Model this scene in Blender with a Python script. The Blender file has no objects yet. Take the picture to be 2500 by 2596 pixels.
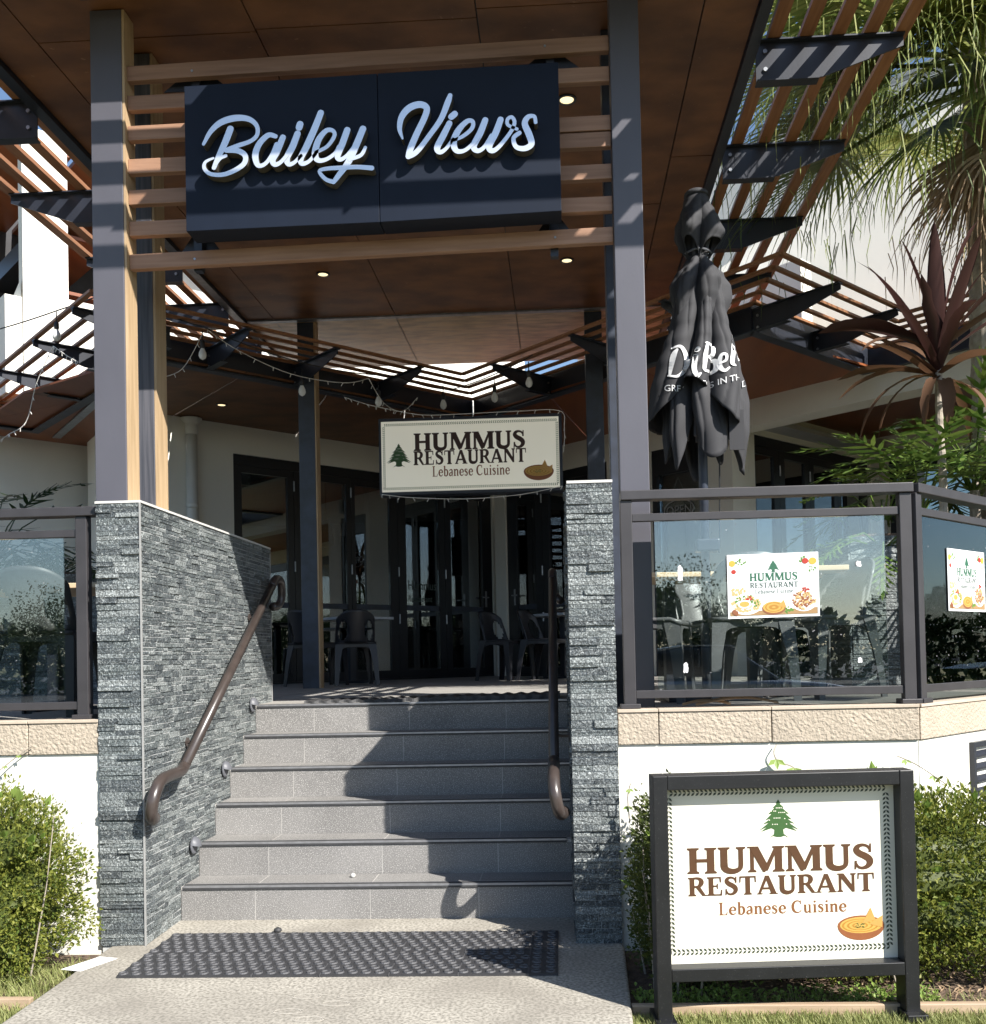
import bpy, bmesh, math, random, json
from mathutils import Vector as V, Matrix
from mathutils.bvhtree import BVHTree
rnd = random.Random(11)
S = bpy.context.scene
COL = S.collection
# ------------------------------------------------------------------ camera
YAW, PITCH, ROLL = -0.04790191552691106, 0.02042977410551925, -0.021513173886180837
CAMLOC = V((1.9435875577, -4.9179262906, 1.2984627705))
fw = V((math.sin(YAW)*math.cos(PITCH), math.cos(YAW)*math.cos(PITCH), math.sin(PITCH)))
rt = V((math.cos(YAW), -math.sin(YAW), 0)); up_ = rt.cross(fw)
rt2 = rt*math.cos(ROLL)+up_*math.sin(ROLL); up2 = up_*math.cos(ROLL)-rt*math.sin(ROLL)
cd = bpy.data.cameras.new('camera'); cam = bpy.data.objects.new('camera', cd); COL.objects.link(cam)
M = Matrix((rt2, up2, -fw)).transposed().to_4x4(); M.translation = CAMLOC; cam.matrix_world = M
cd.sensor_fit = 'HORIZONTAL'; cd.sensor_width = 36; cd.lens = 36.0
cd.shift_x = (1250-1302.0773)/2500; cd.shift_y = (1612.3478-1298)/2500
cd.clip_start = .05; cd.clip_end = 500
S.camera = cam
# ------------------------------------------------------------------ light
AZ, EL = math.radians(47.4), math.radians(39.3)
SUN = V((math.sin(AZ)*math.cos(EL), -math.cos(AZ)*math.cos(EL), math.sin(EL)))
w = bpy.data.worlds.new('World'); S.world = w; w.use_nodes = True
nt = w.node_tree; bg = nt.nodes['Background']
sky = nt.nodes.new('ShaderNodeTexSky'); sky.sky_type = 'NISHITA'; sky.sun_disc = False
sky.sun_elevation = EL; sky.sun_rotation = math.atan2(SUN.x, SUN.y)
sky.air_density = 1.0; sky.dust_density = .5; sky.ozone_density = 2.0
nt.links.new(sky.outputs[0], bg.inputs[0]); bg.inputs[1].default_value = 0.09
sd = bpy.data.lights.new('sun', 'SUN'); sd.energy = 5.0; sd.angle = math.radians(.5); sd.color = (1, .955, .89)
so = bpy.data.objects.new('sun', sd); COL.objects.link(so); so.rotation_euler = SUN.to_track_quat('Z', 'Y').to_euler(); so.location = (6, -6, 9)
S.view_settings.view_transform = 'Standard'; S.view_settings.look = 'None'; S.view_settings.gamma = 1
S.view_settings.exposure = 1.0
S.render.engine = 'CYCLES'
S.cycles.max_bounces = 8; S.cycles.transparent_max_bounces = 16; S.cycles.diffuse_bounces = 4; S.cycles.glossy_bounces = 4
S.cycles.use_denoising = True
S.cycles.caustics_reflective = False; S.cycles.caustics_refractive = False

# ------------------------------------------------------------------ materials
def newmat(name):
    m = bpy.data.materials.new(name); m.use_nodes = True
    return m, m.node_tree, m.node_tree.nodes['Principled BSDF']
def mat(name, col, rough=.6, var=.0, scale=6., bump=0., bscale=60., metal=0., col2=None, stretch=None, objvar=0., spec=.5,
        speck=None, speckscale=300., thr=.7, sdet=2, swid=.06, contrast=(.35, .65), detail=6, trans=0., bdist=.01, coat=0.):
    """procedural surface: two colours mixed by noise, per-object value variation, optional specks, bump"""
    m, t, b = newmat(name); N = t.nodes.new; L = t.links.new
    b.inputs['Roughness'].default_value = rough; b.inputs['Metallic'].default_value = metal
    b.inputs['Specular IOR Level'].default_value = spec
    if coat: b.inputs['Coat Weight'].default_value = coat; b.inputs['Coat Roughness'].default_value = .15
    tc = N('ShaderNodeTexCoord'); src = tc.outputs['Object']
    if stretch:
        mp = N('ShaderNodeMapping'); mp.inputs['Scale'].default_value = stretch; L(src, mp.inputs[0]); src = mp.outputs[0]
    c = None
    n = N('ShaderNodeTexNoise'); n.inputs['Scale'].default_value = scale; n.inputs['Detail'].default_value = detail; L(src, n.inputs['Vector'])
    r = N('ShaderNodeMapRange'); r.inputs[1].default_value = contrast[0]; r.inputs[2].default_value = contrast[1]; L(n.outputs[0], r.inputs[0])
    mx = N('ShaderNodeMix'); mx.data_type = 'RGBA'
    c2 = col2 or tuple(x*(1-var) for x in col)
    mx.inputs['A'].default_value = (*c2, 1); mx.inputs['B'].default_value = (*col, 1); L(r.outputs[0], mx.inputs['Factor']); c = mx.outputs['Result']
    if speck:
        n2 = N('ShaderNodeTexNoise'); n2.inputs['Scale'].default_value = speckscale; n2.inputs['Detail'].default_value = sdet; L(tc.outputs['Object'], n2.inputs['Vector'])
        r2 = N('ShaderNodeMapRange'); r2.inputs[1].default_value = thr-swid; r2.inputs[2].default_value = thr+swid; L(n2.outputs[0], r2.inputs[0])
        m2 = N('ShaderNodeMix'); m2.data_type = 'RGBA'; L(r2.outputs[0], m2.inputs['Factor']); L(c, m2.inputs['A']); m2.inputs['B'].default_value = (*speck, 1); c = m2.outputs['Result']
    if objvar:
        oi = N('ShaderNodeObjectInfo'); ge = N('ShaderNodeNewGeometry')
        ad = N('ShaderNodeMath'); ad.operation = 'ADD'; L(oi.outputs['Random'], ad.inputs[0]); L(ge.outputs['Random Per Island'], ad.inputs[1])
        fr = N('ShaderNodeMath'); fr.operation = 'FRACT'; L(ad.outputs[0], fr.inputs[0])
        r3 = N('ShaderNodeMapRange'); r3.inputs[3].default_value = 1-objvar; r3.inputs[4].default_value = 1+objvar; L(fr.outputs[0], r3.inputs[0])
        hs = N('ShaderNodeHueSaturation'); L(r3.outputs[0], hs.inputs['Value']); L(c, hs.inputs['Color']); c = hs.outputs[0]
    L(c, b.inputs['Base Color'])
    if bump:
        n3 = N('ShaderNodeTexNoise'); n3.inputs['Scale'].default_value = bscale; n3.inputs['Detail'].default_value = 4; L(src, n3.inputs['Vector'])
        bp = N('ShaderNodeBump'); bp.inputs['Strength'].default_value = bump; bp.inputs['Distance'].default_value = bdist; L(n3.outputs[0], bp.inputs['Height']); L(bp.outputs[0], b.inputs['Normal'])
    return m
def glassmat(name, tint=(.75, .8, .8), boost=1.0, base=.04, dirt=0.):
    m = bpy.data.materials.new(name); m.use_nodes = True; t = m.node_tree; t.nodes.clear(); N = t.nodes.new; L = t.links.new
    out = N('ShaderNodeOutputMaterial'); tr = N('ShaderNodeBsdfTransparent'); tr.inputs[0].default_value = (*tint, 1)
    gl = N('ShaderNodeBsdfGlossy'); gl.inputs['Roughness'].default_value = .004; gl.inputs[0].default_value = (.95, .97, 1, 1)
    fr = N('ShaderNodeFresnel'); fr.inputs['IOR'].default_value = 1.52
    ma = N('ShaderNodeMath'); ma.operation = 'MULTIPLY_ADD'; ma.inputs[1].default_value = boost; ma.inputs[2].default_value = base; ma.use_clamp = True; L(fr.outputs[0], ma.inputs[0])
    mx = N('ShaderNodeMixShader'); L(ma.outputs[0], mx.inputs[0]); L(tr.outputs[0], mx.inputs[1]); L(gl.outputs[0], mx.inputs[2])
    last = mx
    if dirt:
        tc = N('ShaderNodeTexCoord'); n = N('ShaderNodeTexNoise'); n.inputs['Scale'].default_value = 55; n.inputs['Detail'].default_value = 3; L(tc.outputs['Object'], n.inputs['Vector'])
        r = N('ShaderNodeMapRange'); r.inputs[1].default_value = .72; r.inputs[2].default_value = .76; r.inputs[4].default_value = dirt; L(n.outputs[0], r.inputs[0])
        d = N('ShaderNodeBsdfDiffuse'); d.inputs[0].default_value = (.7, .7, .7, 1); m3 = N('ShaderNodeMixShader'); L(r.outputs[0], m3.inputs[0]); L(mx.outputs[0], m3.inputs[1]); L(d.outputs[0], m3.inputs[2]); last = m3
    L(last.outputs[0], out.inputs[0]); return m
def leafmat(name, col, col2, rough=.45, var=.35, tl=.35, hue=.03):
    m, t, b = newmat(name); N = t.nodes.new; L = t.links.new
    ge = N('ShaderNodeNewGeometry'); mx = N('ShaderNodeMix'); mx.data_type = 'RGBA'
    mx.inputs['A'].default_value = (*col, 1); mx.inputs['B'].default_value = (*col2, 1)
    L(ge.outputs['Random Per Island'], mx.inputs['Factor'])
    L(mx.outputs['Result'], b.inputs['Base Color']); b.inputs['Roughness'].default_value = rough; b.inputs['Specular IOR Level'].default_value = .35
    if tl:
        d = N('ShaderNodeBsdfTranslucent'); L(mx.outputs['Result'], d.inputs[0]); ms = N('ShaderNodeMixShader'); ms.inputs[0].default_value = tl
        L(b.outputs[0], ms.inputs[1]); L(d.outputs[0], ms.inputs[2]); L(ms.outputs[0], t.nodes['Material Output'].inputs[0])
    return m
def stonemat():
    m, t, b = newmat('ledgestone'); N = t.nodes.new; L = t.links.new
    tc = N('ShaderNodeTexCoord'); oi = N('ShaderNodeObjectInfo'); ge = N('ShaderNodeNewGeometry')
    ad = N('ShaderNodeMath'); ad.operation = 'ADD'; L(oi.outputs['Random'], ad.inputs[0]); L(ge.outputs['Random Per Island'], ad.inputs[1])
    fr = N('ShaderNodeMath'); fr.operation = 'FRACT'; L(ad.outputs[0], fr.inputs[0])
    rp = N('ShaderNodeValToRGB'); e = rp.color_ramp.elements
    e[0].color = (.050, .058, .062, 1); e[1].color = (.185, .20, .198, 1)
    for p, c in ((.3, (.072, .083, .087)), (.55, (.098, .112, .112)), (.8, (.132, .146, .146))):
        k = rp.color_ramp.elements.new(p); k.color = (*c, 1)
    L(fr.outputs[0], rp.inputs[0])
    # pale mineral veins
    wv = N('ShaderNodeTexNoise'); wv.inputs['Scale'].default_value = 16; wv.inputs['Detail'].default_value = 8; wv.inputs['Distortion'].default_value = 1.6; L(tc.outputs['Object'], wv.inputs['Vector'])
    sb = N('ShaderNodeMath'); sb.operation = 'SUBTRACT'; sb.inputs[1].default_value = .5; L(wv.outputs[0], sb.inputs[0])
    ab = N('ShaderNodeMath'); ab.operation = 'ABSOLUTE'; L(sb.outputs[0], ab.inputs[0])
    mr = N('ShaderNodeMapRange'); mr.inputs[1].default_value = 0; mr.inputs[2].default_value = .02; mr.inputs[3].default_value = .62; mr.inputs[4].default_value = 0; L(ab.outputs[0], mr.inputs[0])
    mx = N('ShaderNodeMix'); mx.data_type = 'RGBA'; L(mr.outputs[0], mx.inputs['Factor']); L(rp.outputs[0], mx.inputs['A']); mx.inputs['B'].default_value = (.36, .38, .37, 1)
    n2 = N('ShaderNodeTexNoise'); n2.inputs['Scale'].default_value = 190; n2.inputs['Detail'].default_value = 3; L(tc.outputs['Object'], n2.inputs['Vector'])
    m2 = N('ShaderNodeMapRange'); m2.inputs[1].default_value = .42; m2.inputs[2].default_value = .72; m2.inputs[3].default_value = .55; m2.inputs[4].default_value = 2.6; L(n2.outputs[0], m2.inputs[0])
    hs = N('ShaderNodeHueSaturation'); L(m2.outputs[0], hs.inputs['Value']); L(mx.outputs['Result'], hs.inputs['Color'])
    L(hs.outputs[0], b.inputs['Base Color']); b.inputs['Roughness'].default_value = .6; b.inputs['Specular IOR Level'].default_value = .5
    n3 = N('ShaderNodeTexNoise'); n3.inputs['Scale'].default_value = 70; n3.inputs['Detail'].default_value = 7; L(tc.outputs['Object'], n3.inputs['Vector'])
    bp = N('ShaderNodeBump'); bp.inputs['Strength'].default_value = .75; bp.inputs['Distance'].default_value = .012; L(n3.outputs[0], bp.inputs['Height']); L(bp.outputs[0], b.inputs['Normal'])
    return m
def woodmat(name, c1, c2, axis='X', rough=.55, scale=5., objvar=.12, bump=.12):
    st = {'X': (.6, 9, 9), 'Y': (9, .6, 9), 'Z': (9, 9, .6)}[axis]
    return mat(name, c1, rough, col2=c2, scale=scale, stretch=st, objvar=objvar, bump=bump, bscale=14, contrast=(.3, .7), detail=8, bdist=.004)
MT = {}
MT['concrete'] = mat('path_concrete', (.45, .42, .36), .9, col2=(.30, .275, .235), scale=2.6, speck=(.20, .185, .155), speckscale=75, thr=.52, sdet=9, swid=.12, bump=.2, bscale=140, bdist=.004)
MT['terrazzo'] = mat('terrazzo', (.215, .208, .20), .62, var=.24, scale=2.2, speck=(.50, .485, .46), speckscale=230, thr=.60, objvar=.05, bump=.05, bscale=200, bdist=.002)
MT['grout'] = mat('grout', (.5, .48, .45), .9, var=.15, scale=40)
MT['alu'] = mat('nosing_aluminium', (.42, .42, .43), .45, metal=.7, var=.2, scale=30)
MT['rubber'] = mat('rubber', (.05, .05, .052), .62, var=.3, scale=12, bump=.06, bscale=300)
MT['matrubber'] = mat('mat_tile_rubber', (.042, .042, .045), .6, var=.25, scale=20)  # tiles of the ring mat
MT['stone'] = stonemat()
MT['mortar'] = mat('mortar', (.52, .53, .52), .95, var=.3, scale=30)
MT['cap'] = mat('capping', (.62, .61, .58), .6, var=.1, scale=20)
MT['charcoal'] = mat('charcoal_paint', (.095, .093, .110), .42, var=.14, scale=4, bump=.03, bscale=120, stretch=(1, 1, .4))
MT['charcoal_streak'] = mat('streaked_charcoal_paint', (.115, .113, .128), .45, col2=(.055, .058, .07), scale=9, stretch=(7, 7, .25), bump=.03, bscale=100)
MT['blackmetal'] = mat('black_metal', (.024, .028, .040), .38, var=.25, scale=5, bump=.02, bscale=90)
MT['bluemetal'] = mat('weathered_dark_paint', (.045, .055, .08), .42, col2=(.03, .034, .045), scale=7, bump=.05, bscale=60)
MT['rail'] = mat('balustrade_paint', (.045, .042, .045), .45, var=.18, scale=9, bump=.03, bscale=150)
MT['frame'] = mat('door_frame', (.012, .013, .017), .35, var=.2, scale=5)
MT['cedar'] = woodmat('cedar_slats', (.36, .205, .13), (.25, .135, .08), 'X')
MT['cedarY'] = woodmat('cedar_slats_lengthwise', (.36, .17, .08), (.24, .105, .047), 'Y')
MT['oiled'] = woodmat('pale_timber_cladding', (.52, .375, .225), (.38, .265, .15), 'Z', objvar=.08)
MT['awnslat'] = woodmat('oiled_awning_slats', (.33, .155, .07), (.21, .09, .04), 'X')
MT['ply'] = mat('rust_brown_plywood', (.215, .092, .036), .48, col2=(.105, .043, .018), scale=2.6, stretch=(1, 1.6, 1), objvar=.16, bump=.03, bscale=50, speck=(.27, .15, .08), speckscale=26, thr=.74)
MT['plylit'] = mat('bounce_lit_plywood', (.66, .48, .25), .3, col2=(.34, .235, .105), scale=4.5, stretch=(.8, 2.6, 1), objvar=.1, bump=.05, bscale=40, contrast=(.36, .62))  # rear soffit plywood, bounced light put into the pale colour
MT['plyred'] = mat('red_brown_plywood', (.26, .082, .028), .42, col2=(.17, .05, .018), scale=1.6, stretch=(3, .5, 1), objvar=.1)
MT['render'] = mat('white_render', (.80, .775, .70), .85, var=.06, scale=1.6, bump=.22, bscale=170, bdist=.003)
MT['renderdirty'] = mat('stained_white_render', (.74, .725, .66), .85, col2=(.48, .455, .37), scale=2.2, stretch=(1.6, 1.6, .7), bump=.35, bscale=120, contrast=(.26, .44), bdist=.004)
MT['greyrender'] = mat('grey_render', (.50, .49, .46), .8, var=.1, scale=2, bump=.1, bscale=120)
MT['band'] = mat('bush_hammered_sandstone', (.46, .39, .305), .85, var=.12, scale=5, objvar=.05, bump=.8, bscale=70, bdist=.012)
MT['bandtop'] = mat('sandstone_cap', (.50, .42, .33), .8, var=.1, scale=12, bump=.1)
MT['deck'] = mat('deck_tiles', (.33, .315, .29), .7, var=.15, scale=3, speck=(.5, .48, .45), speckscale=200, thr=.62)
MT['glass'] = glassmat('balustrade_glass', (.88, .93, .92), 2.0, .055, dirt=.45)
MT['doorglass'] = glassmat('door_glass', (.62, .68, .70), 2.4, .09)
MT['signblack'] = mat('navy_black_panel', (.008, .013, .026), .6, var=.12, scale=6, spec=.2)
MT['chrome'] = mat('polished_chrome', (.93, .94, .95), .07, metal=.6, var=.03, scale=3, spec=1.0)
MT['letterside'] = mat('brushed_bronze_return', (.17, .15, .12), .5, metal=.4, var=.4, scale=8)
MT['cream'] = mat('cream_acrylic', (.83, .80, .68), .28, var=.03, scale=2)
MT['creamglow'] = mat('glowing_cream_acrylic', (.83, .80, .68), .28, var=.03, scale=2); m_ = MT['creamglow'].node_tree.nodes['Principled BSDF']; m_.inputs['Emission Color'].default_value = (1, .96, .80, 1); m_.inputs['Emission Strength'].default_value = .13  # added glow lifts the sign face in the dim court
MT['whiteprint'] = mat('white_laminate', (.86, .87, .86), .3, var=.03, scale=5)
def flat(name, c, r=.45): return mat(name, c, r, var=.06, scale=30)
MT['ink_green'] = flat('green_ink', (.045, .11, .032)); MT['ink_dark'] = flat('dark_brown_ink', (.055, .025, .018)); MT['ink_brown'] = flat('brown_ink', (.088, .040, .017))
MT['ink_orange'] = flat('light_brown_ink', (.21, .085, .030)); MT['ink_black'] = flat('black_ink', (.045, .06, .04)); MT['ink_teal'] = flat('teal_green_ink', (.035, .13, .075)); MT['ink_grey'] = flat('grey_green_ink', (.075, .11, .10))
MT['ink_rust'] = flat('rust_ink', (.25, .09, .045))
MT['p_bowl'] = flat('printed_terracotta', (.27, .095, .035)); MT['p_hum'] = flat('printed_hummus', (.42, .21, .035)); MT['p_hum2'] = flat('printed_hummus_light', (.58, .35, .085)); MT['p_pita'] = flat('printed_pita', (.56, .31, .085))
MT['p_red'] = flat('printed_tomato', (.42, .04, .025)); MT['p_yel'] = flat('printed_lemon', (.60, .38, .06)); MT['p_grn'] = flat('printed_parsley', (.10, .22, .035)); MT['p_wht'] = flat('printed_plate', (.88, .88, .84)); MT['p_meat'] = flat('printed_meat', (.26, .095, .04)); MT['p_wood'] = flat('printed_board', (.36, .22, .10)); MT['p_blue'] = flat('printed_dip', (.6, .72, .85)); MT['p_pale'] = flat('printed_rice', (.58, .40, .18))
MT['canvas'] = mat('charcoal_canvas', (.036, .036, .040), .8, var=.15, scale=10, bump=.08, bscale=600, bdist=.002)
MT['canvasprint'] = flat('white_print', (.8, .8, .8), .7)
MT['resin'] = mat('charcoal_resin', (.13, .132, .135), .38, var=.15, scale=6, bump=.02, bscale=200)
MT['resinshade'] = mat('shade_darkened_resin', (.045, .045, .045), .5, var=.15, scale=6, bump=.02, bscale=200)  # same resin as the right-hand chairs, shade put into the colour
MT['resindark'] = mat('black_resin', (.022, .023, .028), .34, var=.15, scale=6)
MT['tabletop'] = woodmat('pale_laminate', (.66, .50, .31), (.55, .40, .24), 'X', objvar=.03)
MT['greytop'] = mat('grey_laminate', (.45, .47, .5), .3, var=.05)
MT['bronze'] = mat('bronze_handrail', (.058, .045, .040), .3, var=.25, scale=14, spec=.6)
MT['greyplastic'] = mat('grey_plastic', (.12, .125, .14), .5, var=.1)
MT['whiteplastic'] = mat('white_plastic', (.78, .78, .76), .4, var=.05)
MT['steel'] = mat('galvanised_steel', (.42, .44, .47), .4, metal=.85, var=.25, scale=18)
MT['downpipe'] = mat('painted_pipe', (.74, .73, .68), .45, var=.06)
MT['soil'] = mat('mulch', (.075, .05, .035), .95, col2=(.16, .11, .075), scale=26, bump=.9, bscale=45, bdist=.02)
MT['lawnbase'] = mat('lawn_soil', (.10, .115, .035), .95, col2=(.16, .13, .06), scale=14, bump=.6, bscale=60)
MT['asphalt'] = mat('asphalt', (.055, .055, .055), .9, var=.2, scale=20, bump=.3, bscale=200)
MT['edging'] = woodmat('sunbleached_timber', (.47, .35, .24), (.33, .24, .16), 'X')
MT['paper'] = flat('paper', (.85, .85, .85), .8)
MT['bulb'] = mat('frosted_bulb', (.8, .8, .78), .25, var=.03)
MT['cord'] = mat('black_cable', (.02, .02, .02), .5)
MT['fairy'] = mat('pale_cable', (.72, .70, .66), .5)
MT['ringrubber'] = mat('pale_mat_rubber', (.085, .085, .09), .6, var=.25, scale=20)  # rings and joining strips, paler than the mat tiles
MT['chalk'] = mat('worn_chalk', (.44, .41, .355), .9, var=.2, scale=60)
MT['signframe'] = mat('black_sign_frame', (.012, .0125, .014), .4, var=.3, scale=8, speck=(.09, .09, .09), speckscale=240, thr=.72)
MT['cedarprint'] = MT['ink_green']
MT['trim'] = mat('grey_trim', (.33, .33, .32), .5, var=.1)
MT['lamp'] = mat('lit_downlight', (.85, .82, .70), .3, var=.03)
m_ = MT['lamp'].node_tree.nodes['Principled BSDF']; m_.inputs['Emission Color'].default_value = (1, .80, .45, 1); m_.inputs['Emission Strength'].default_value = .75  # downlights are on, so the lens glows warm
MT['copperlamp'] = mat('woven_pendant', (.45, .24, .08), .6, var=.3, scale=30)
MT['interior'] = mat('interior_wall', (.42, .42, .41), .8, var=.05)
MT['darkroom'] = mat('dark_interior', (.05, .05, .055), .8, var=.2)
MT['hedge'] = leafmat('hedge_leaves', (.075, .12, .02), (.28, .29, .055), .5)
MT['hedgeshade'] = leafmat('shaded_hedge_leaves', (.05, .075, .018), (.125, .15, .035), .5)  # darker copy of the hedge leaves, shade put into the colour
MT['vine'] = leafmat('vine_leaves', (.17, .27, .05), (.28, .38, .09), .5)
MT['grass'] = leafmat('grass_blades', (.20, .25, .07), (.42, .42, .18), .6)
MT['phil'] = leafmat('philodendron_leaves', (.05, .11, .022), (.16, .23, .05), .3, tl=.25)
MT['philshade'] = leafmat('shaded_philodendron_leaves', (.022, .048, .02), (.05, .085, .03), .3, tl=.2)  # philodendron leaves with the left planter's shade painted into the colour
MT['palm'] = leafmat('palm_leaves', (.17, .24, .055), (.46, .47, .16), .45, tl=.42)
MT['palmdark'] = leafmat('inner_palm_leaves', (.09, .14, .04), (.17, .21, .06), .45, tl=.4)
MT['palmdead'] = leafmat('dead_palm_leaves', (.27, .18, .11), (.46, .34, .22), .8, tl=.2)
MT['cordy'] = leafmat('cordyline_leaves', (.036, .017, .018), (.075, .033, .027), .35, tl=.25)
MT['cordydead'] = leafmat('withered_cordyline_leaves', (.19, .09, .04), (.10, .06, .042), .7, tl=.3)
MT['bark'] = mat('pale_bark', (.42, .37, .30), .9, col2=(.26, .22, .18), scale=20, bump=.6, bscale=30)
MT['treefar'] = leafmat('distant_leaves', (.03, .055, .015), (.08, .11, .035), .6, tl=.2)
MT['neon'] = mat('unlit_neon_tube', (.30, .31, .32), .3)
MT['roofsheet'] = mat('polycarbonate_sheet', (.55, .60, .66), .35, var=.1, stretch=(30, 1, 1))

# ------------------------------------------------------------------ mesh helper
class MB:
    def __init__(s): s.v = []; s.f = []; s.m = []; s.cur = 0
    def add(s, vs, fs):
        n = len(s.v); s.v += [V(p) for p in vs]; s.f += [tuple(i+n for i in f) for f in fs]; s.m += [s.cur]*len(fs); return s
    def hexa(s, p):
        return s.add(p, [(0, 3, 2, 1), (4, 5, 6, 7), (0, 1, 5, 4), (1, 2, 6, 5), (2, 3, 7, 6), (3, 0, 4, 7)])
    def box(s, x0, x1, y0, y1, z0, z1):
        return s.hexa([(x0, y0, z0), (x1, y0, z0), (x1, y1, z0), (x0, y1, z0), (x0, y0, z1), (x1, y0, z1), (x1, y1, z1), (x0, y1, z1)])
    def bar(s, p, q, w_, h, up=(0, 0, 1), w2=None, h2=None):
        p = V(p); q = V(q); d = (q-p).normalized(); u = V(up); x = d.cross(u).normalized(); y = x.cross(d)
        w2 = w2 or w_; h2 = h2 or h
        a = [p-x*w_/2-y*h/2, p+x*w_/2-y*h/2, p+x*w_/2+y*h/2, p-x*w_/2+y*h/2]
        b = [q-x*w2/2-y*h2/2, q+x*w2/2-y*h2/2, q+x*w2/2+y*h2/2, q-x*w2/2+y*h2/2]
        return s.add(a+b, [(0, 1, 2, 3), (7, 6, 5, 4), (0, 4, 5, 1), (1, 5, 6, 2), (2, 6, 7, 3), (3, 7, 4, 0)])
    def prism(s, pts, ext):
        n = len(pts); a = [V(p) for p in pts]; e = V(ext)
        return s.add(a+[p+e for p in a], [tuple(range(n)), tuple(range(2*n-1, n-1, -1))]+[(i, i+n, (i+1) % n+n, (i+1) % n) for i in range(n)])
    def poly(s, pts): return s.add(pts, [tuple(range(len(pts)))])
    def tube(s, pts, r, n=8, cap=True):
        pts = [V(p) for p in pts]; rs = r if isinstance(r, (list, tuple)) else [r]*len(pts)
        vs = []; fs = []; N = None
        for i, p in enumerate(pts):
            d = (pts[min(i+1, len(pts)-1)]-pts[max(i-1, 0)]).normalized()
            if N is None:
                N = d.orthogonal().normalized()
            N = (N-d*N.dot(d)).normalized(); B = d.cross(N)
            for k in range(n):
                a = 2*math.pi*k/n; vs.append(p+(N*math.cos(a)+B*math.sin(a))*rs[i])
        for i in range(len(pts)-1):
            for k in range(n):
                fs.append((i*n+k, i*n+(k+1) % n, (i+1)*n+(k+1) % n, (i+1)*n+k))
        if cap: fs += [tuple(range(n-1, -1, -1)), tuple(range((len(pts)-1)*n, len(pts)*n))]
        return s.add(vs, fs)
    def lathe(s, c, prof, n=16, ax=(0, 0, 1)):
        c = V(c); ax = V(ax).normalized(); x = ax.orthogonal().normalized(); y = ax.cross(x); vs = []; fs = []
        for r, z in prof:
            for k in range(n):
                a = 2*math.pi*k/n; vs.append(c+ax*z+(x*math.cos(a)+y*math.sin(a))*r)
        for i in range(len(prof)-1):
            for k in range(n): fs.append((i*n+k, i*n+(k+1) % n, (i+1)*n+(k+1) % n, (i+1)*n+k))
        fs += [tuple(range(n-1, -1, -1)), tuple(range((len(prof)-1)*n, len(prof)*n))]
        return s.add(vs, fs)
    def build(s, name, material, parent=None, smooth=False, bevel=0, kind=None):
        me = bpy.data.meshes.new(name); o0 = WL.get(parent.name, V((0, 0, 0))) if parent else V((0, 0, 0))
        me.from_pydata([tuple(p-o0) for p in s.v], [], s.f)
        for mm in (material if isinstance(material, (list, tuple)) else [material]): me.materials.append(MT[mm] if isinstance(mm, str) else mm)
        if any(s.m): me.polygons.foreach_set('material_index', s.m)
        if smooth: me.polygons.foreach_set('use_smooth', [True]*len(me.polygons))
        me.update()
        return link(name, me, parent, bevel, kind)
WL = {}
def link(name, me, parent=None, bevel=0, kind=None):
    o = bpy.data.objects.new(name, me); COL.objects.link(o)
    if parent: o.parent = parent; WL[o.name] = WL.get(parent.name, V((0, 0, 0)))
    else: WL[o.name] = V((0, 0, 0))
    if bevel:
        b = o.modifiers.new('edge', 'BEVEL'); b.width = bevel; b.segments = 2; b.limit_method = 'ANGLE'
    if kind: o['kind'] = kind
    return o
def tag(o, label, cat, group=None, kind=None):
    if label: o['label'] = label
    if cat: o['category'] = cat
    if group: o['group'] = group
    if kind: o['kind'] = kind
    return o
def thing(name, loc, label, cat, group=None):
    o = bpy.data.objects.new(name, None); COL.objects.link(o); o.location = loc; o.empty_display_size = .1
    WL[o.name] = V(loc); return tag(o, label, cat, group)
def copy_tree(o, parent=None):
    c = o.copy(); COL.objects.link(c)
    if parent: c.parent = parent
    for ch in list(o.children): copy_tree(ch, c)
    return c
def bx(name, m, parent, x0, x1, y0, y1, z0, z1, bevel=0): return MB().box(x0, x1, y0, y1, z0, z1).build(name, m, parent, bevel=bevel)
def cr(pts, sub=6):
    """Catmull-Rom resample of tuples"""
    P = [pts[0]]+list(pts)+[pts[-1]]; out = []
    for i in range(1, len(P)-2):
        for k in range(sub):
            t = k/sub
            out.append(tuple(.5*(2*b+(c-a)*t+(2*a-5*b+4*c-d)*t*t+(3*b-a-3*c+d)*t**3) for a, b, c, d in zip(P[i-1], P[i], P[i+1], P[i+2])))
    out.append(tuple(pts[-1])); return out
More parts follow.
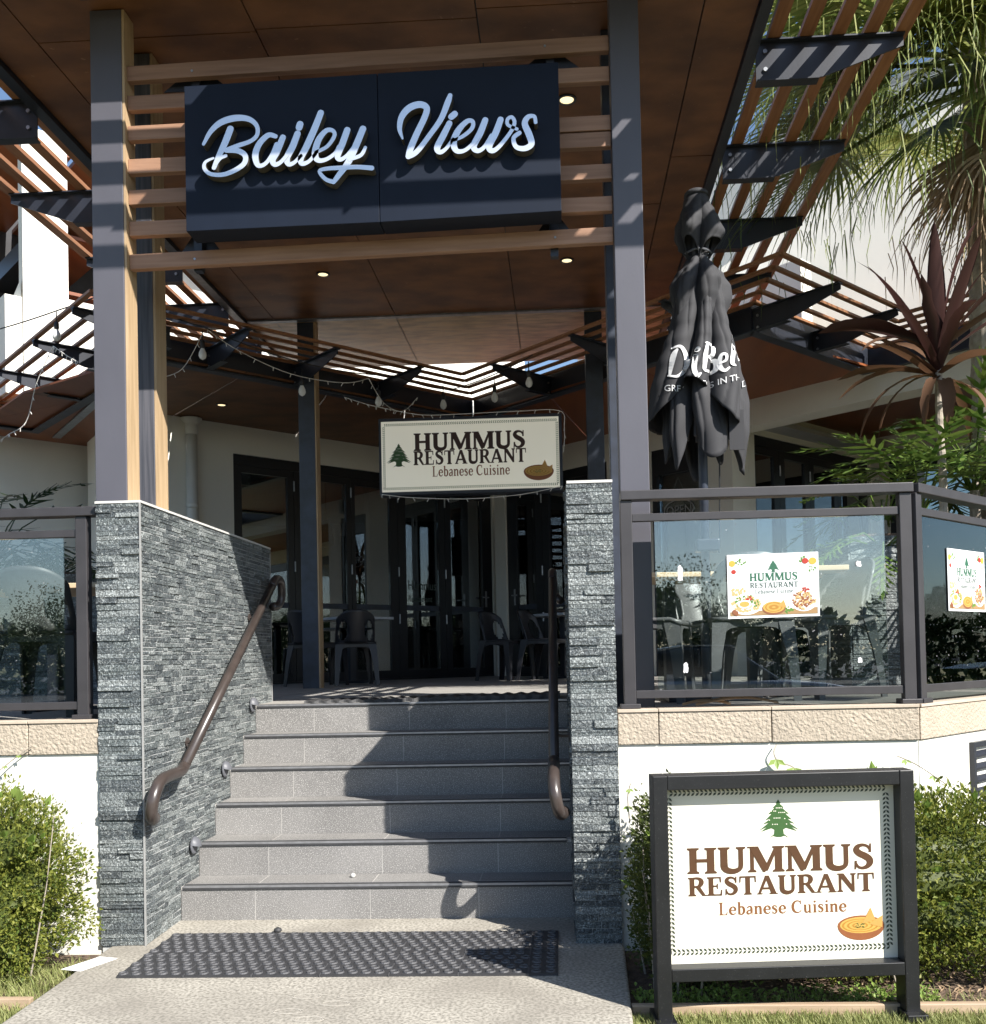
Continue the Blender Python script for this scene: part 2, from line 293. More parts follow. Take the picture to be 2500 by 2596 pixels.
def stroke2d(pts, sub=6, round_ends=True, smooth=True):
    """pts (x,y,w) -> outline polygon left list, right list"""
    q = cr(pts, sub) if smooth and len(pts) > 2 else [tuple(p) for p in pts]
    Lf = []; Rg = []
    for i, (x, y, w_) in enumerate(q):
        a = q[max(i-1, 0)]; b = q[min(i+1, len(q)-1)]; dx, dy = b[0]-a[0], b[1]-a[1]; l = math.hypot(dx, dy) or 1
        nx, ny = -dy/l*w_/2, dx/l*w_/2
        Lf.append((x+nx, y+ny)); Rg.append((x-nx, y-ny))
    if round_ends:
        for end in (0, -1):
            x, y, w_ = q[end]; a = q[1] if end == 0 else q[-2]; dx, dy = x-a[0], y-a[1]; l = math.hypot(dx, dy) or 1; dx /= l; dy /= l
            seq = []
            for k in range(1, 4):
                th = math.pi/8*k
                seq.append(((x+(-dy*math.cos(th)+dx*math.sin(th))*w_/2, y+(dx*math.cos(th)+dy*math.sin(th))*w_/2), (x+(dy*math.cos(th)+dx*math.sin(th))*w_/2, y+(-dx*math.cos(th)+dy*math.sin(th))*w_/2)))
            if end == -1:
                for l_, r_ in seq: Lf.append(l_); Rg.append(r_)
            else:
                for l_, r_ in seq: Lf.insert(0, r_); Rg.insert(0, l_)
    return Lf, Rg
# ================================================================== SETTING
def struct(name, mb, m, **k):
    o = mb.build(name, m, **k); o['kind'] = 'structure'; return o
r_, t_ = .17, .252          # riser height, tread depth
DZ = 1.03                   # deck level
W0, W1 = 0.0, 1.98          # stair sides
# ground: one sheet to the horizon, street asphalt behind the viewer
struct('ground', MB().poly([(-2000, -2000, -.06), (2000, -2000, -.06), (2000, 2000, -.06), (-2000, 2000, -.06)]), 'lawnbase')
struct('road', MB().poly([(-150, -120, -.052), (150, -120, -.052), (150, -9, -.052), (-150, -9, -.052)]), 'asphalt')
pth = MB().prism([(-.165, -.43, -.12), (-.075, -3.0, -.12), (-.06, -8.9, -.12), (2.15, -8.9, -.12), (2.165, -1.5, -.12), (2.195, -.50, -.12), (2.19, -.43, -.12), (2.0, -.40, -.12), (2.0, .3, -.12), (-.02, .3, -.12), (-.02, -.40, -.12)], (0, 0, .12))
struct('path', pth, 'concrete', bevel=.012)
struct('garden_bed', MB().poly([(2.0, -1.19, -.045), (9, -1.19, -.045), (9, 1.5, -.045), (2.0, 1.5, -.045)]), 'soil')
struct('garden_soil', MB().poly([(-9, -1.05, -.045), (-.12, -1.05, -.045), (-.12, 1.0, -.045), (-9, 1.0, -.045)]), 'soil')
# deck slab (landing, dining terraces)
dk = MB(); dk.box(-9, -.205, -.40, 12, DZ-.12, DZ); dk.box(-.20, 2.2, 1.60, 14, DZ-.12, DZ-.002); dk.box(0, 1.98, 1.30, 1.5999, DZ-.12, DZ-.004)
dk.prism([(2.195, -.40, DZ-.12), (3.53, -.40, DZ-.12), (9.5, 5.57, DZ-.12), (9.5, 12, DZ-.12), (2.195, 12, DZ-.12)], (0, 0, .12))
struct('terrace_floor', dk, 'deck')

# ================================================================== STAIRS
st = thing('entry_staircase', (W0, 0, 0), 'six grey terrazzo tiled steps with dark metal nosings up to the terrace', 'stairs')
MB().prism([(W0, .0012, -.1), (W0, .0012, r_-.0015)]+sum([[(W0, i*t_+.0012, i*r_-.0015), (W0, i*t_+.0012, (i+1)*r_-.0015)] for i in range(1, 6)], [])+[(W0, 1.6, 6*r_-.0015), (W0, 1.6, -.1)], (W1, 0, 0)).build('stair_core', 'grout', st)
for i in range(6):
    jx = [.0] + ([.379, .962, 1.507] if i == 0 else [.374, .98, 1.59]) + [W1]
    for a, b in zip(jx, jx[1:]):
        MB().box(a+.0018, b-.0018, i*t_, i*t_+.0115, i*r_+(.0 if i == 0 else .0005)-(.03 if i == 0 else 0), (i+1)*r_-.0165).build('riser_tile', 'terrazzo', st)
        MB().box(a+.0025, b-.0025, i*t_+.05, (i+1)*t_-.001 if i < 5 else 1.6, (i+1)*r_-.0135, (i+1)*r_).build('tread_tile', 'terrazzo', st)
    e0, e1 = W0+.012, W1-(.03 if i == 1 else .006)
    MB().box(e0, e1, i*t_-.006, i*t_+.049, (i+1)*r_-.006, (i+1)*r_+.0035).build('nosing_strip', 'alu', st)
    rb = MB()
    rb.box(e0, e1, i*t_-.0065, i*t_-.0005, (i+1)*r_-.0155, (i+1)*r_-.0066); rb.box(e0, e1, i*t_+.008, i*t_+.030, (i+1)*r_+.0036, (i+1)*r_+.005)
    rb.build('nosing_rubber', 'rubber', st)

# ================================================================== STONE WALLS
def ledgestone(parent, O, U, Nn, spans, z0, z1, seed, pieces, hmin=.017, hmax=.034, lmin=.06, lmax=.22, dep=(.008, .009, .010, .012, .015, .020), gap=.0014):
    """stacked split-stone strips: spans(z)->(u0,u1). returns list of hexa pieces; the largest `pieces` become parts"""
    r = random.Random(seed); out = []; z = z0; O = V(O); U = V(U); Nn = V(Nn); Z = V((0, 0, 1))
    while z < z1-.004:
        h = min(r.choice((.018, .021, .025, .029, .034))*r.uniform(.92, 1.08), z1-z)
        if z1-z-h < .012: h = z1-z
        u0, u1 = spans(z+h/2)
        u = u0
        while u < u1-.005:
            l = min(r.uniform(lmin, lmax), u1-u)
            if u1-u-l < .04: l = u1-u
            d = r.choice(dep)
            hh = h; zz = z
            if r.random() < .12 and h > .025:   # a split into two thin strips
                k = r.uniform(.4, .6); parts = [(zz, hh*k), (zz+hh*k, hh*(1-k))]
            else: parts = [(zz, hh)]
            for zz, hh in parts:
                g = gap; j = lambda: r.uniform(-.0018, .0018); dd = max(d+r.uniform(-.002, .002), .0102)
                b = [O+U*(u+g)+Z*(zz+g), O+U*(u+l-g)+Z*(zz+g), O+U*(u+l-g)+Z*(zz+hh-g), O+U*(u+g)+Z*(zz+hh-g)]
                f = [p+Nn*(dd+j())+U*(j()*.5)+Z*(j()*.6) for p in b]
                out.append((l*hh, b+f))
            u += l
        z += h
    out.sort(key=lambda q: -q[0])
    for _, p in out[:pieces]:
        m = MB(); m.add(p, [(4, 5, 6, 7), (0, 1, 5, 4), (1, 2, 6, 5), (2, 3, 7, 6), (3, 0, 4, 7)]); m.build('stone', 'stone', parent)
    return [p for _, p in out[pieces:]]
def stuffstones(parent, lists):
    m = MB()
    for p in lists: m.add(p, [(4, 5, 6, 7), (0, 1, 5, 4), (1, 2, 6, 5), (2, 3, 7, 6), (3, 0, 4, 7)])
    m.build('stone_veneer', 'stone', parent, kind='stuff')
ZT = 2.05
lw = thing('stone_wing_wall', (-.2, -.43, 0), 'stacked grey split-stone wall left of the steps with pale metal trims', 'stone wall')
bx('wall_core', 'mortar', lw, -.205, -.0048, -.4245, 1.62, -.05, ZT)
bx('wall_cap', 'cap', lw, -.214, .004, -.432, 1.63, ZT+.001, ZT+.012)
MB().box(-.003, .004, -.436, -.428, -.02, ZT).build('corner_trim', 'trim', lw)
MB().box(-.003, .002, 1.621, 1.628, 1.02, ZT).build('end_trim', 'trim', lw)
rest = ledgestone(lw, (-.212, -.418, 0), (1, 0, 0), (0, -1, 0), lambda z: (0, .208), 0, ZT, 3, 120, lmin=.07, lmax=.21)
def sp_in(z):
    k = int(max(0, z+.002)//r_)
    end = min(1.62, k*t_) if z < 1.02 else 1.62
    return (-.428, max(end, .0))
rest += ledgestone(lw, (-.012, 0, 0), (0, 1, 0), (1, 0, 0), sp_in, 0, ZT, 5, 180, lmin=.045, lmax=.17, dep=(.0085, .009, .0095, .010, .0105, .011, .015), gap=.0024)
stuffstones(lw, rest)
rw = thing('stone_pillar_wall', (2.08, -.45, 0), 'stacked grey split-stone pier right of the steps', 'stone wall')
bx('wall_core', 'mortar', rw, 1.9865, 2.18, -.4445, 1.62, -.05, 2.075)
bx('wall_cap', 'cap', rw, 1.985, 2.192, -.455, 1.63, 2.076, 2.088)
rest = ledgestone(rw, (1.981, -.438, 0), (1, 0, 0), (0, -1, 0), lambda z: (0, .21), 0, 2.075, 8, 150, lmin=.07, lmax=.21)
rest += ledgestone(rw, (1.992, 0, 0), (0, -1, 0), (-1, 0, 0), lambda z: (-1.62 if z >= 1.02 else -int(z//r_)*t_, .43) , 0, 2.075, 9, 100, lmin=.1, lmax=.25)
stuffstones(rw, rest)

# ================================================================== HANDRAILS
def handrail(x, sx, label):
    t = thing('handrail', (x, 0, .8), label, 'handrail', 'handrails on the two stone walls')
    wall = 0.005 if sx > 0 else 1.974
    P = [(x, -.155, .783), (x, 1.40, 1.795)]
    MB().tube(P, .0255, 14).build('rail', 'bronze', t, smooth=True)
    lo = cr([(x, -.14, .793), (x, -.20, .772), (x, -.34, .768), (x, -.44, .752), (x-sx*.004, -.50, .69), (x-sx*.016, -.50, .62), (x-sx*.03, -.455, .582), (x-sx*.045, -.40, .585)], 5)
    MB().tube(lo, .028, 14).build('lower_bend', 'bronze', t, smooth=True)
    hi = cr([(x, 1.38, 1.782), (x, 1.47, 1.835), (x, 1.57, 1.835), (x-sx*.005, 1.625, 1.79), (x-sx*.012, 1.64, 1.72), (x-sx*.03, 1.61, 1.67), (x-sx*.05, 1.56, 1.66)], 5)
    MB().tube(hi, .027, 14).build('upper_bend', 'bronze', t, smooth=True)
    for y in (.1, 1.15):
        zz = .783+(y+.155)*(1.795-.783)/1.555
        b = MB(); b.tube([(x, y, zz-.02), (x, y, zz-.05), ((x+wall)/2, y, zz-.06), (wall, y, zz-.06)], .008, 8); b.lathe((wall, y, zz-.06), [(.026, -.003), (.026, .003)], 12, (1, 0, 0))
        b.build('wall_bracket', 'bronze', t)
handrail(.08, 1, 'bronze tube handrail curling down along the left stone wall')
handrail(1.897, -1, 'bronze tube handrail in shade beside the right stone pier')
for y, z, nm in ((1.16, 1.03, 'topmost of three grey eyelid lights on the left stone wall'), (.64, .69, 'middle one of three grey eyelid lights on the left stone wall'), (.149, .35, 'lowest of three grey eyelid lights on the left stone wall')):
    t = thing('step_light', (.012, y, z), nm, 'step light', 'eyelid lights along the stairs')
    MB().lathe((.008, y, z), [(.044, 0), (.046, .006), (.040, .010)], 18, (1, 0, 0)).build('base_ring', 'greyplastic', t)
    hood = MB(); n = 10; vs = []
    for a in range(n+1):
        for b in range(5):
            th = math.pi*a/n; ph = math.pi/2*b/4
            vs.append((.018+.032*math.sin(ph), y+.041*math.cos(th)*math.cos(ph)*1.0, z+.005+.041*math.sin(th)*math.cos(ph)-(.012*(b/4))))
    hood.add(vs, [(a*5+b, a*5+b+1, (a+1)*5+b+1, (a+1)*5+b) for a in range(n) for b in range(4)])
    hood.build('hood', 'greyplastic', t, smooth=True)

# ================================================================== RUBBER MATS
mt = thing('rubber_mat', (.98, -.58, 0), 'black rubber ring mat lying at the foot of the steps', 'mat')
mx0, mx1, my0, my1 = .07, 1.905, -.895, -.262
nsec = 7; xs = [mx0+.285*i for i in range(7)]+[mx1]
ringm = MB()
for i in range(7):
    a, b = xs[i]+.003, xs[i+1]-.003
    for j in range(2):
        y0, y1 = (my0+.003, (my0+my1)/2-.0015) if j == 0 else ((my0+my1)/2+.0015, my1-.003)
        s = MB().box(a, b, y0, y1, .0, .009).build('mat_tile', 'matrubber', mt)
        rg = MB(); ny = 5; nx = max(1, round((b-a)/.058))
        for p in range(nx):
            for q in range(ny):
                cx = a+(p+.5+(.22 if q % 2 else -.22)*(nx > 2))*(b-a)/nx; cy = y0+(q+.5)*(y1-y0)/ny
                ro, ri = .0215, .0135; n = 12; vs = []
                for rr, zz in ((ro, .0091), (ro-.003, .0145), (ri+.002, .0145), (ri, .0091)):
                    for k in range(n):
                        an = 2*math.pi*k/n; vs.append((cx+rr*math.cos(an), cy+rr*math.sin(an), zz))
                rg.add(vs, [(u*n+k, u*n+(k+1) % n, (u+1)*n+(k+1) % n, (u+1)*n+k) for u in range(3) for k in range(n)])
                rg.cur = 1; rg.add([(cx+ri*math.cos(2*math.pi*k/n), cy+ri*math.sin(2*math.pi*k/n), .0095) for k in range(n)], [tuple(range(n))]); rg.cur = 0
        rg.build('raised_rings', ['ringrubber', 'rubber'], s, kind='stuff')
for x in xs[1:-1]:
    MB().box(x-.0025, x+.0025, my0, my1, .001, .0105).build('joining_strip', 'ringrubber', mt)
lm = thing('landing_mat', (1.2, 1.45, 1.03), 'thick black rubber mat with a wavy edge on the top landing', 'mat')
wm = MB()
for (xa, xb, y0, y1, z, ph) in ((.30, 1.10, 1.30, 1.62, 1.024, 0), (1.06, 1.93, 1.30, 1.66, 1.026, 1.4)):
    n = 60; top = []
    for i in range(n+1):
        x = xa+(xb-xa)*i/n; top.append((x, y0+.006*math.sin(i*1.05+ph)))
    for i in range(n):
        (xA, yA), (xB, yB) = top[i], top[i+1]
        hA = z+.016+.005*math.sin(i*1.05+ph)+.010*(xA-.3); hB = z+.016+.005*math.sin((i+1)*1.05+ph)+.010*(xB-.3)
        wm.add([(xA, yA, z), (xB, yB, z), (xB, yB+.004, hB), (xA, yA+.004, hA), (xB, y1, hB), (xA, y1, hA), (xB, y1, z), (xA, y1, z)], [(0, 1, 2, 3), (3, 2, 4, 5), (5, 4, 6, 7)])
wm.build('mat_sheet', 'rubber', lm)

# ================================================================== COLUMNS
def column(name, label, x0, x1, y0, y1, z0, z1, m, wood=None, group=None):
    t = thing(name, ((x0+x1)/2, (y0+y1)/2, z0), label, 'column', group)
    wd = .012 if wood else 0
    bx('steel_post', m, t, x0, x1-wd, y0, y1, z0, z1, .004)
    if wood: bx('timber_cladding', wood, t, x1-wd+.001, x1+.001, y0+.004, y1-.002, z0, z1)
    return t
column('entry_column', 'dark grey column clad in pale timber, front left on the stone wall', -.344, -.172, -.15, -.03, 1.03, 4.575, 'charcoal', 'oiled', 'columns at the steps')
column('entry_column', 'water-streaked dark column clad in pale timber behind the front left one', -.33, -.18, .21, .355, 1.03, 4.575, 'charcoal_streak', 'oiled', 'columns at the steps')
column('entry_column', 'plain dark grey column right of the stone pier, striped by shadows', 2.246, 2.388, -.15, -.03, 1.03, 4.575, 'charcoal', None, 'columns at the steps')
column('entry_column', 'dark column half hidden behind the right front column', 2.222, 2.372, .21, .355, 1.03, 4.575, 'bluemetal', None, 'columns at the steps')
column('terrace_post', 'navy post with a timber edge standing before the left folding doors', -.545, -.375, 4.47, 4.62, 1.03, 4.575, 'bluemetal', 'oiled', 'posts carrying the back of the canopy')
column('terrace_post', 'navy post behind the right end of the hanging restaurant sign', 2.235, 2.40, 4.47, 4.62, 1.03, 4.575, 'bluemetal', None, 'posts carrying the back of the canopy')

# ================================================================== ENTRY CANOPY
CX0, CX1, CYF, CYB, CZ = -1.01, 3.02, -.40, 4.38, 4.58
can = thing('entry_canopy', (.99, 2, CZ), 'flat entry roof with rust-brown plywood soffit, black edge beams and timber slats', 'canopy')
bx('roof_deck', 'greyrender', can, CX0+.01, CX1-.01, CYF+.01, 6.0, CZ+.03, CZ+.2)
xs_ = [CX0, -.74, .43, 1.585, 2.74, CX1]
ycuts = [[CYF, 1.62, 4.02, CYB], [CYF, .09, 2.49, CYB], [CYF, .07, CYB], [CYF, 0.0, 2.27, CYB], [CYF, 1.594, CYB]]
for i in range(5):
    for a, b in zip(ycuts[i], ycuts[i][1:]):
        bx('soffit_panel', 'ply', can, xs_[i]+.004, xs_[i+1]-.004, a+.004, b-.004, CZ+rnd.uniform(0, .002), CZ+.018)
bx('joint_backing', 'frame', can, CX0, CX1, CYF, CYB, CZ+.019, CZ+.029)
bx('back_trim', 'steel', can, CX0, CX1, CYB+.002, CYB+.06, CZ-.012, CZ+.02)
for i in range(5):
    MB().add([(xs_[i]+.004, CYB+.064, CZ-.004), (xs_[i+1]-.004, CYB+.064, CZ-.004), (xs_[i+1]-.004, 6.0, CZ+.0), (xs_[i]+.004, 6.0, CZ+.0)], [(0, 3, 2, 1)]).build('soffit_panel', 'plylit', can)['label'] = 'plywood panel behind the metal trim, paled for bounced light'
# fascia beams
bx('edge_beam', 'blackmetal', can, CX1+.002, CX1+.062, -.46, 6.0, CZ-.03, CZ+.20)
bx('edge_beam', 'blackmetal', can, CX0-.072, CX0-.002, -.46, 6.0, CZ-.03, CZ+.20)
bx('edge_beam', 'blackmetal', can, CX0-.002, CX1+.002, -.46, -.402, CZ-.03, CZ+.20)
MB().box(CX0-.072, CX0-.003, 1.9, 6.0, CZ-.034, CZ-.0305).build('beam_flange', 'steel', can)
def bracket(parent, root, d, L=.80, z=CZ+.055, h0=.215, h1=.05, side=None, bolts=True):
    """tapered outrigger: root point on the fascia face, unit direction d; top flush at z"""
    root = V((root[0], root[1], z)); d = V((d[0], d[1], 0)).normalized(); n = V((-d.y, d.x, 0)); th = .01
    pr = [root, root+d*L, root+d*L-V((0, 0, h1)), root+d*(L*.45)-V((0, 0, h0*.93)), root-V((0, 0, h0))]
    b = MB().prism([p-n*th/2 for p in pr], n*th).build('bracket', 'blackmetal', parent)
    f = MB(); f.prism([root-n*.035+V((0, 0, .001)), root+d*L-n*.035+V((0, 0, .001)), root+d*L+n*.035+V((0, 0, .001)), root+n*.035+V((0, 0, .001))], (0, 0, .008))
    f.prism([root-n*.035-V((0, 0, h0+.009)), root+d*(L*.42)-n*.035-V((0, 0, h0+.007)), root+d*(L*.42)+n*.035-V((0, 0, h0+.007)), root+n*.035-V((0, 0, h0+.009))], (0, 0, .008))
    f.build('flange', 'blackmetal', b)
    if bolts:
        q = MB()
        for dz in (.05, .15):
            for sg in (-1, 1): q.lathe(root+d*.05+n*sg*.006-V((0, 0, dz)), [(.012, 0), (.012, .010)], 8, n*sg)
        q.build('bolts', 'steel', b, kind='stuff')
SL = .173
for k in range(5):
    x = CX1+.062+.10+SL*k
    bx('slat', 'cedarY', can, x-.037, x+.037, -1.24, 5.3, CZ+.067, CZ+.097)
    x = CX0-.072-.10-SL*k
    bx('slat', 'cedarY', can, x-.037, x+.037, -1.24, 5.3, CZ+.067, CZ+.097)
    y = -.46-.10-SL*k
    bx('slat', 'cedar', can, CX0-.9, CX1+.9, y-.0375, y+.0375, CZ+.0672, CZ+.0968)
for y in (-.62, .50, 1.62, 2.755, 3.88, 5.0):
    bracket(can, (CX1+.064, y), (1, 0))
for y in (-.4, .72, 1.84, 2.96, 4.08, 5.1):
    bracket(can, (CX0-.074, y), (-1, 0))
for x in (-.2, 1.05+.95, 1.95+1.1):
    bracket(can, (x, -.462), (0, -1))
# unseen sheet added on the front outriggers to shade the sign
bx('sign_shade_sheet', 'roofsheet', can, .85, 3.0, -1.16, -.465, CZ+.0985, CZ+.106)
for x, y in ((2.05, .851), (-.005, 3.31), (2.064, 3.225)):
    dl = MB().lathe((x, y, CZ-.001), [(.058, 0), (.058, -.007), (.044, -.009), (.042, -.002)], 20).build('downlight', 'blackmetal', can)
    MB().lathe((x, y, CZ-.0036), [(.0405, 0), (.0405, -.0022)], 20).build('lens', 'lamp', dl)

# timber slat screen between the front columns
scr = thing('timber_screen', (1.0, -.1, 3.8), 'horizontal cedar slats fixed between the two front columns', 'slat screen')
zl = [4.265, 4.115, 3.962, 3.794, 3.637, 3.478, 3.311]; zr = [4.299, 4.146, 3.904, 3.822, 3.663, 3.503, 3.35]
for i in range(7):
    h = .037 if i not in (0, 6) else .038
    if i in (0, 6):
        MB().bar((-.17, -.10, zl[i]), (2.244, -.10, zr[i]), .04, h*2).build('slat', 'cedar', scr, bevel=.003)
    else:
        MB().bar((-.17, -.10, zl[i]), (.42+.2*(i % 2), -.10, zl[i]+.004), .04, h*2).build('slat', 'cedar', scr, bevel=.003)
        MB().bar((1.75-.3*(i % 2), -.10, zr[i]-.003), (2.244, -.10, zr[i]), .04, h*2).build('slat', 'cedar', scr, bevel=.003)
for x in (.163, 1.955):
    s = bx('support_post', 'blackmetal', scr, x-.02, x+.02, -.076, -.036, 3.27, 4.30)
    MB().prism([(x-.17, -.055, 4.20), (x+.17, -.055, 4.20), (x+.03, -.055, 4.31), (x-.03, -.055, 4.31)], (0, .008, 0)).build('gusset_plate', 'blackmetal', scr)
    MB().bar((x, -.05, 3.40), (x+(.25 if x < 1 else -.25), .9, 4.57), .04, .04).build('diagonal_brace', 'blackmetal', scr)
    g = MB(); g.prism([(x-.12, -.03, 3.36), (x+.12, -.03, 3.36), (x+.02, -.03, 3.5), (x-.02, -.03, 3.5)], (0, .008, 0)); g.build('gusset_plate', 'blackmetal', scr)
scw = MB()
for x, z in ((.163, 4.262), (1.93, 4.296), (.163, 3.312), (1.96, 3.345)): scw.lathe((x, -.121, z), [(.006, 0), (.006, .003)], 8, (0, -1, 0))
scw.build('screws', 'steel', scr)
# ================================================================== LETTERING
def arc(cx, cy, rx, ry, a0, a1, n=9): return [(cx+rx*math.cos(math.radians(a0+(a1-a0)*i/n)), cy+ry*math.sin(math.radians(a0+(a1-a0)*i/n))) for i in range(n+1)]
def S_(pts, ws, smooth=False):
    if not isinstance(ws, (list, tuple)): ws = [ws]*len(pts)
    if len(ws) != len(pts):
        n = len(pts); ws = [ws[min(int(i/(n-1)*(len(ws)-1)), len(ws)-2)]*(1-((i/(n-1)*(len(ws)-1)) % 1 if i < n-1 else 1))+ws[min(int(i/(n-1)*(len(ws)-1)), len(ws)-2)+1]*((i/(n-1)*(len(ws)-1)) % 1 if i < n-1 else 1) for i in range(n)]
    return ('S', [(x, y, w_) for (x, y), w_ in zip(pts, ws)], smooth)
def Rc(x0, y0, x1, y1): return ('P', [(x0, y0), (x1, y0), (x1, y1), (x0, y1)])
def stem(x, w_, y0=0, y1=1, ov=.075, sh=.06, top=True, bot=True):
    o = [Rc(x-w_/2, y0, x+w_/2, y1)]
    if top: o += [('P', [(x-w_/2-ov, y1-sh), (x-w_/2, y1-sh-.05), (x+w_/2, y1-sh-.05), (x+w_/2+ov, y1-sh), (x+w_/2+ov, y1), (x-w_/2-ov, y1)])]
    if bot: o += [('P', [(x-w_/2-ov, y0), (x+w_/2+ov, y0), (x+w_/2+ov, y0+sh), (x+w_/2, y0+sh+.05), (x-w_/2, y0+sh+.05), (x-w_/2-ov, y0+sh)])]
    return o
bw = .245
GL = {
 'H': (1.02, stem(.22, bw)+stem(.80, bw)+[Rc(.3, .44, .72, .57)]),
 'U': (.98, stem(.22, bw, .3, 1, bot=False)+stem(.78, .16, .3, 1, bot=False)+[S_([(.22, .36), (.225, .26)]+arc(.50, .26, .275, .20, 180, 360)+[(.78, .36)], [.245, .245, .24, .22, .19, .16, .16])]),
 'M': (1.26, stem(.17, .13, top=False)+stem(1.05, bw)+[('P', [(.02, 1), (.38, 1), (.72, .20), (.60, .0), (.53, .0), (.13, .86), (.13, .94), (.02, .94)]), ('P', [(.53, .05), (.94, 1), (1.06, 1), (.69, .05)])]),
 'S': (.74, [S_([(.60, .74), (.53, .88), (.37, .945), (.20, .89), (.15, .75), (.25, .62), (.42, .52), (.56, .40), (.59, .25), (.50, .11), (.34, .05), (.20, .10), (.12, .26)], [.07, .10, .12, .17, .22, .25, .26, .25, .22, .17, .12, .10, .07], True), ('P', [(.55, .66), (.645, .66), (.645, 1), (.59, 1)]), ('P', [(.07, 0), (.125, 0), (.165, .34), (.08, .34)])]),
 'R': (.95, stem(.22, bw)+[S_([(.3, .95), (.50, .95), (.64, .88), (.69, .74), (.63, .58), (.49, .50), (.3, .50)], [.11, .13, .19, .245, .21, .13, .11], True), ('P', [(.38, .50), (.62, .50), (.88, .06), (.96, .06), (.96, 0), (.74, 0)])]),
 'E': (.86, stem(.22, bw)+[Rc(.3, .92, .72, 1), Rc(.3, .0, .76, .08), Rc(.3, .465, .56, .55), ('P', [(.72, 1), (.64, 1), (.67, .70), (.73, .70)]), ('P', [(.68, 0), (.76, 0), (.78, .32), (.72, .32)]), Rc(.515, .36, .565, .65)]),
 'T': (.92, stem(.46, bw, top=False)+[Rc(.06, .91, .86, 1), ('P', [(.05, 1), (.13, 1), (.10, .66), (.04, .66)]), ('P', [(.87, 1), (.79, 1), (.82, .66), (.88, .66)])]),
 'A': (1.04, [('P', [(.05, .04), (.19, .04), (.55, .90), (.46, 1.0), (.42, 1.0)]), ('P', [(.40, 1), (.61, 1), (.98, .04), (.70, .04)]), Rc(.26, .26, .74, .37), Rc(.0, 0, .28, .06), Rc(.62, 0, 1.04, .06)]),
 'N': (1.02, stem(.18, .14, top=False)+stem(.84, .14, bot=False)+[('P', [(.03, 1), (.36, 1), (.90, .20), (.90, 0), (.78, 0), (.12, .90), (.12, .94), (.03, .94)])]),
}
mw = .16
GM = {
 'L': (.74, stem(.20, mw, ov=.07, sh=.045)+[Rc(.2, 0, .62, .06), ('P', [(.57, 0), (.64, 0), (.68, .27), (.635, .27)])]),
 'C': (.88, [S_([(.72, .80), (.62, .92), (.46, .96), (.27, .88), (.16, .70), (.13, .49), (.17, .27), (.29, .10), (.48, .04), (.64, .09), (.76, .22)], [.07, .08, .1, .15, .19, .2, .19, .15, .1, .08, .07], True), ('P', [(.68, .68), (.74, .68), (.74, 1), (.70, 1)])]),
 'e': (.60, [Rc(.13, .315, .50, .385), S_([(.49, .33), (.505, .46), (.43, .59), (.32, .635), (.18, .55), (.105, .34), (.17, .12), (.33, .035), (.45, .08), (.53, .19)], [.15, .15, .12, .09, .14, .18, .15, .1, .08, .06], True)]),
 'b': (.64, [Rc(.12-.06, .92, .2, 1.0), Rc(.10, .02, .10+mw, 1), S_([(.2, .52), (.33, .63), (.48, .56), (.54, .34), (.48, .12), (.34, .025), (.2, .06)], [.06, .1, .15, .18, .15, .1, .08], True)]),
 'a': (.58, [S_([(.13, .50), (.22, .62), (.36, .62), (.43, .48), (.43, .10)], [.12, .09, .12, .16, .16], True), S_([(.43, .36), (.25, .32), (.13, .24), (.12, .12), (.2, .045), (.32, .07), (.43, .18)], [.08, .1, .13, .15, .12, .09, .08], True), Rc(.40, 0, .55, .055)]),
 'n': (.68, stem(.16, mw, 0, .66, top=False, sh=.045, ov=.055)+[Rc(.04, .61, .2, .66), S_([(.2, .48), (.34, .62), (.47, .58), (.51, .44), (.51, .05)], [.08, .1, .14, .16, .16], True), Rc(.40, 0, .63, .045)]),
 's': (.50, [S_([(.39, .50), (.33, .61), (.22, .635), (.13, .58), (.13, .47), (.24, .38), (.36, .28), (.37, .14), (.27, .035), (.15, .06), (.09, .18)], [.06, .07, .09, .12, .16, .17, .16, .14, .1, .07, .06], True), Rc(.36, .46, .40, .65), Rc(.075, .0, .115, .2)]),
 'u': (.68, [Rc(.04, .61, .2, .66), Rc(.36, .61, .5, .66), S_([(.165, .64), (.165, .2), (.21, .07), (.32, .045), (.44, .14)], [.16, .16, .13, .1, .08], True), Rc(.44, 0, .56, .66), Rc(.5, 0, .64, .045)]),
 'i': (.36, stem(.18, mw, 0, .66, top=False, sh=.045, ov=.055)+[Rc(.05, .61, .2, .66), ('P', arc(.18, .87, .085, .085, 0, 330, 11))]),
 ' ': (.32, []),
}
def put(mb, shapes, fn, sx, sy, x0, y0, off, slant=0):
    for k, sh in enumerate(shapes):
        o = off+k*.00012
        g = lambda x, y: fn(x0+(x+y*slant)*sx, y0+y*sy, o)
        if sh[0] == 'P': mb.poly([g(*p) for p in sh[1]])
        else:
            Lf, Rg = stroke2d(sh[1], 5, False, sh[2]); n = len(Lf)
            mb.add([g(*p) for p in Lf]+[g(*p) for p in Rg], [(i, i+1, n+i+1, n+i) for i in range(n-1)])
def text(mb, s, font, fn, x0, y0, h, width, off=.001, track=0.0, slant=0):
    adv = sum(font[c][0]+track for c in s); sx = width/adv; x = x0
    for c in s:
        put(mb, font[c][1], fn, sx, h, x, y0, off, slant); x += (font[c][0]+track)*sx
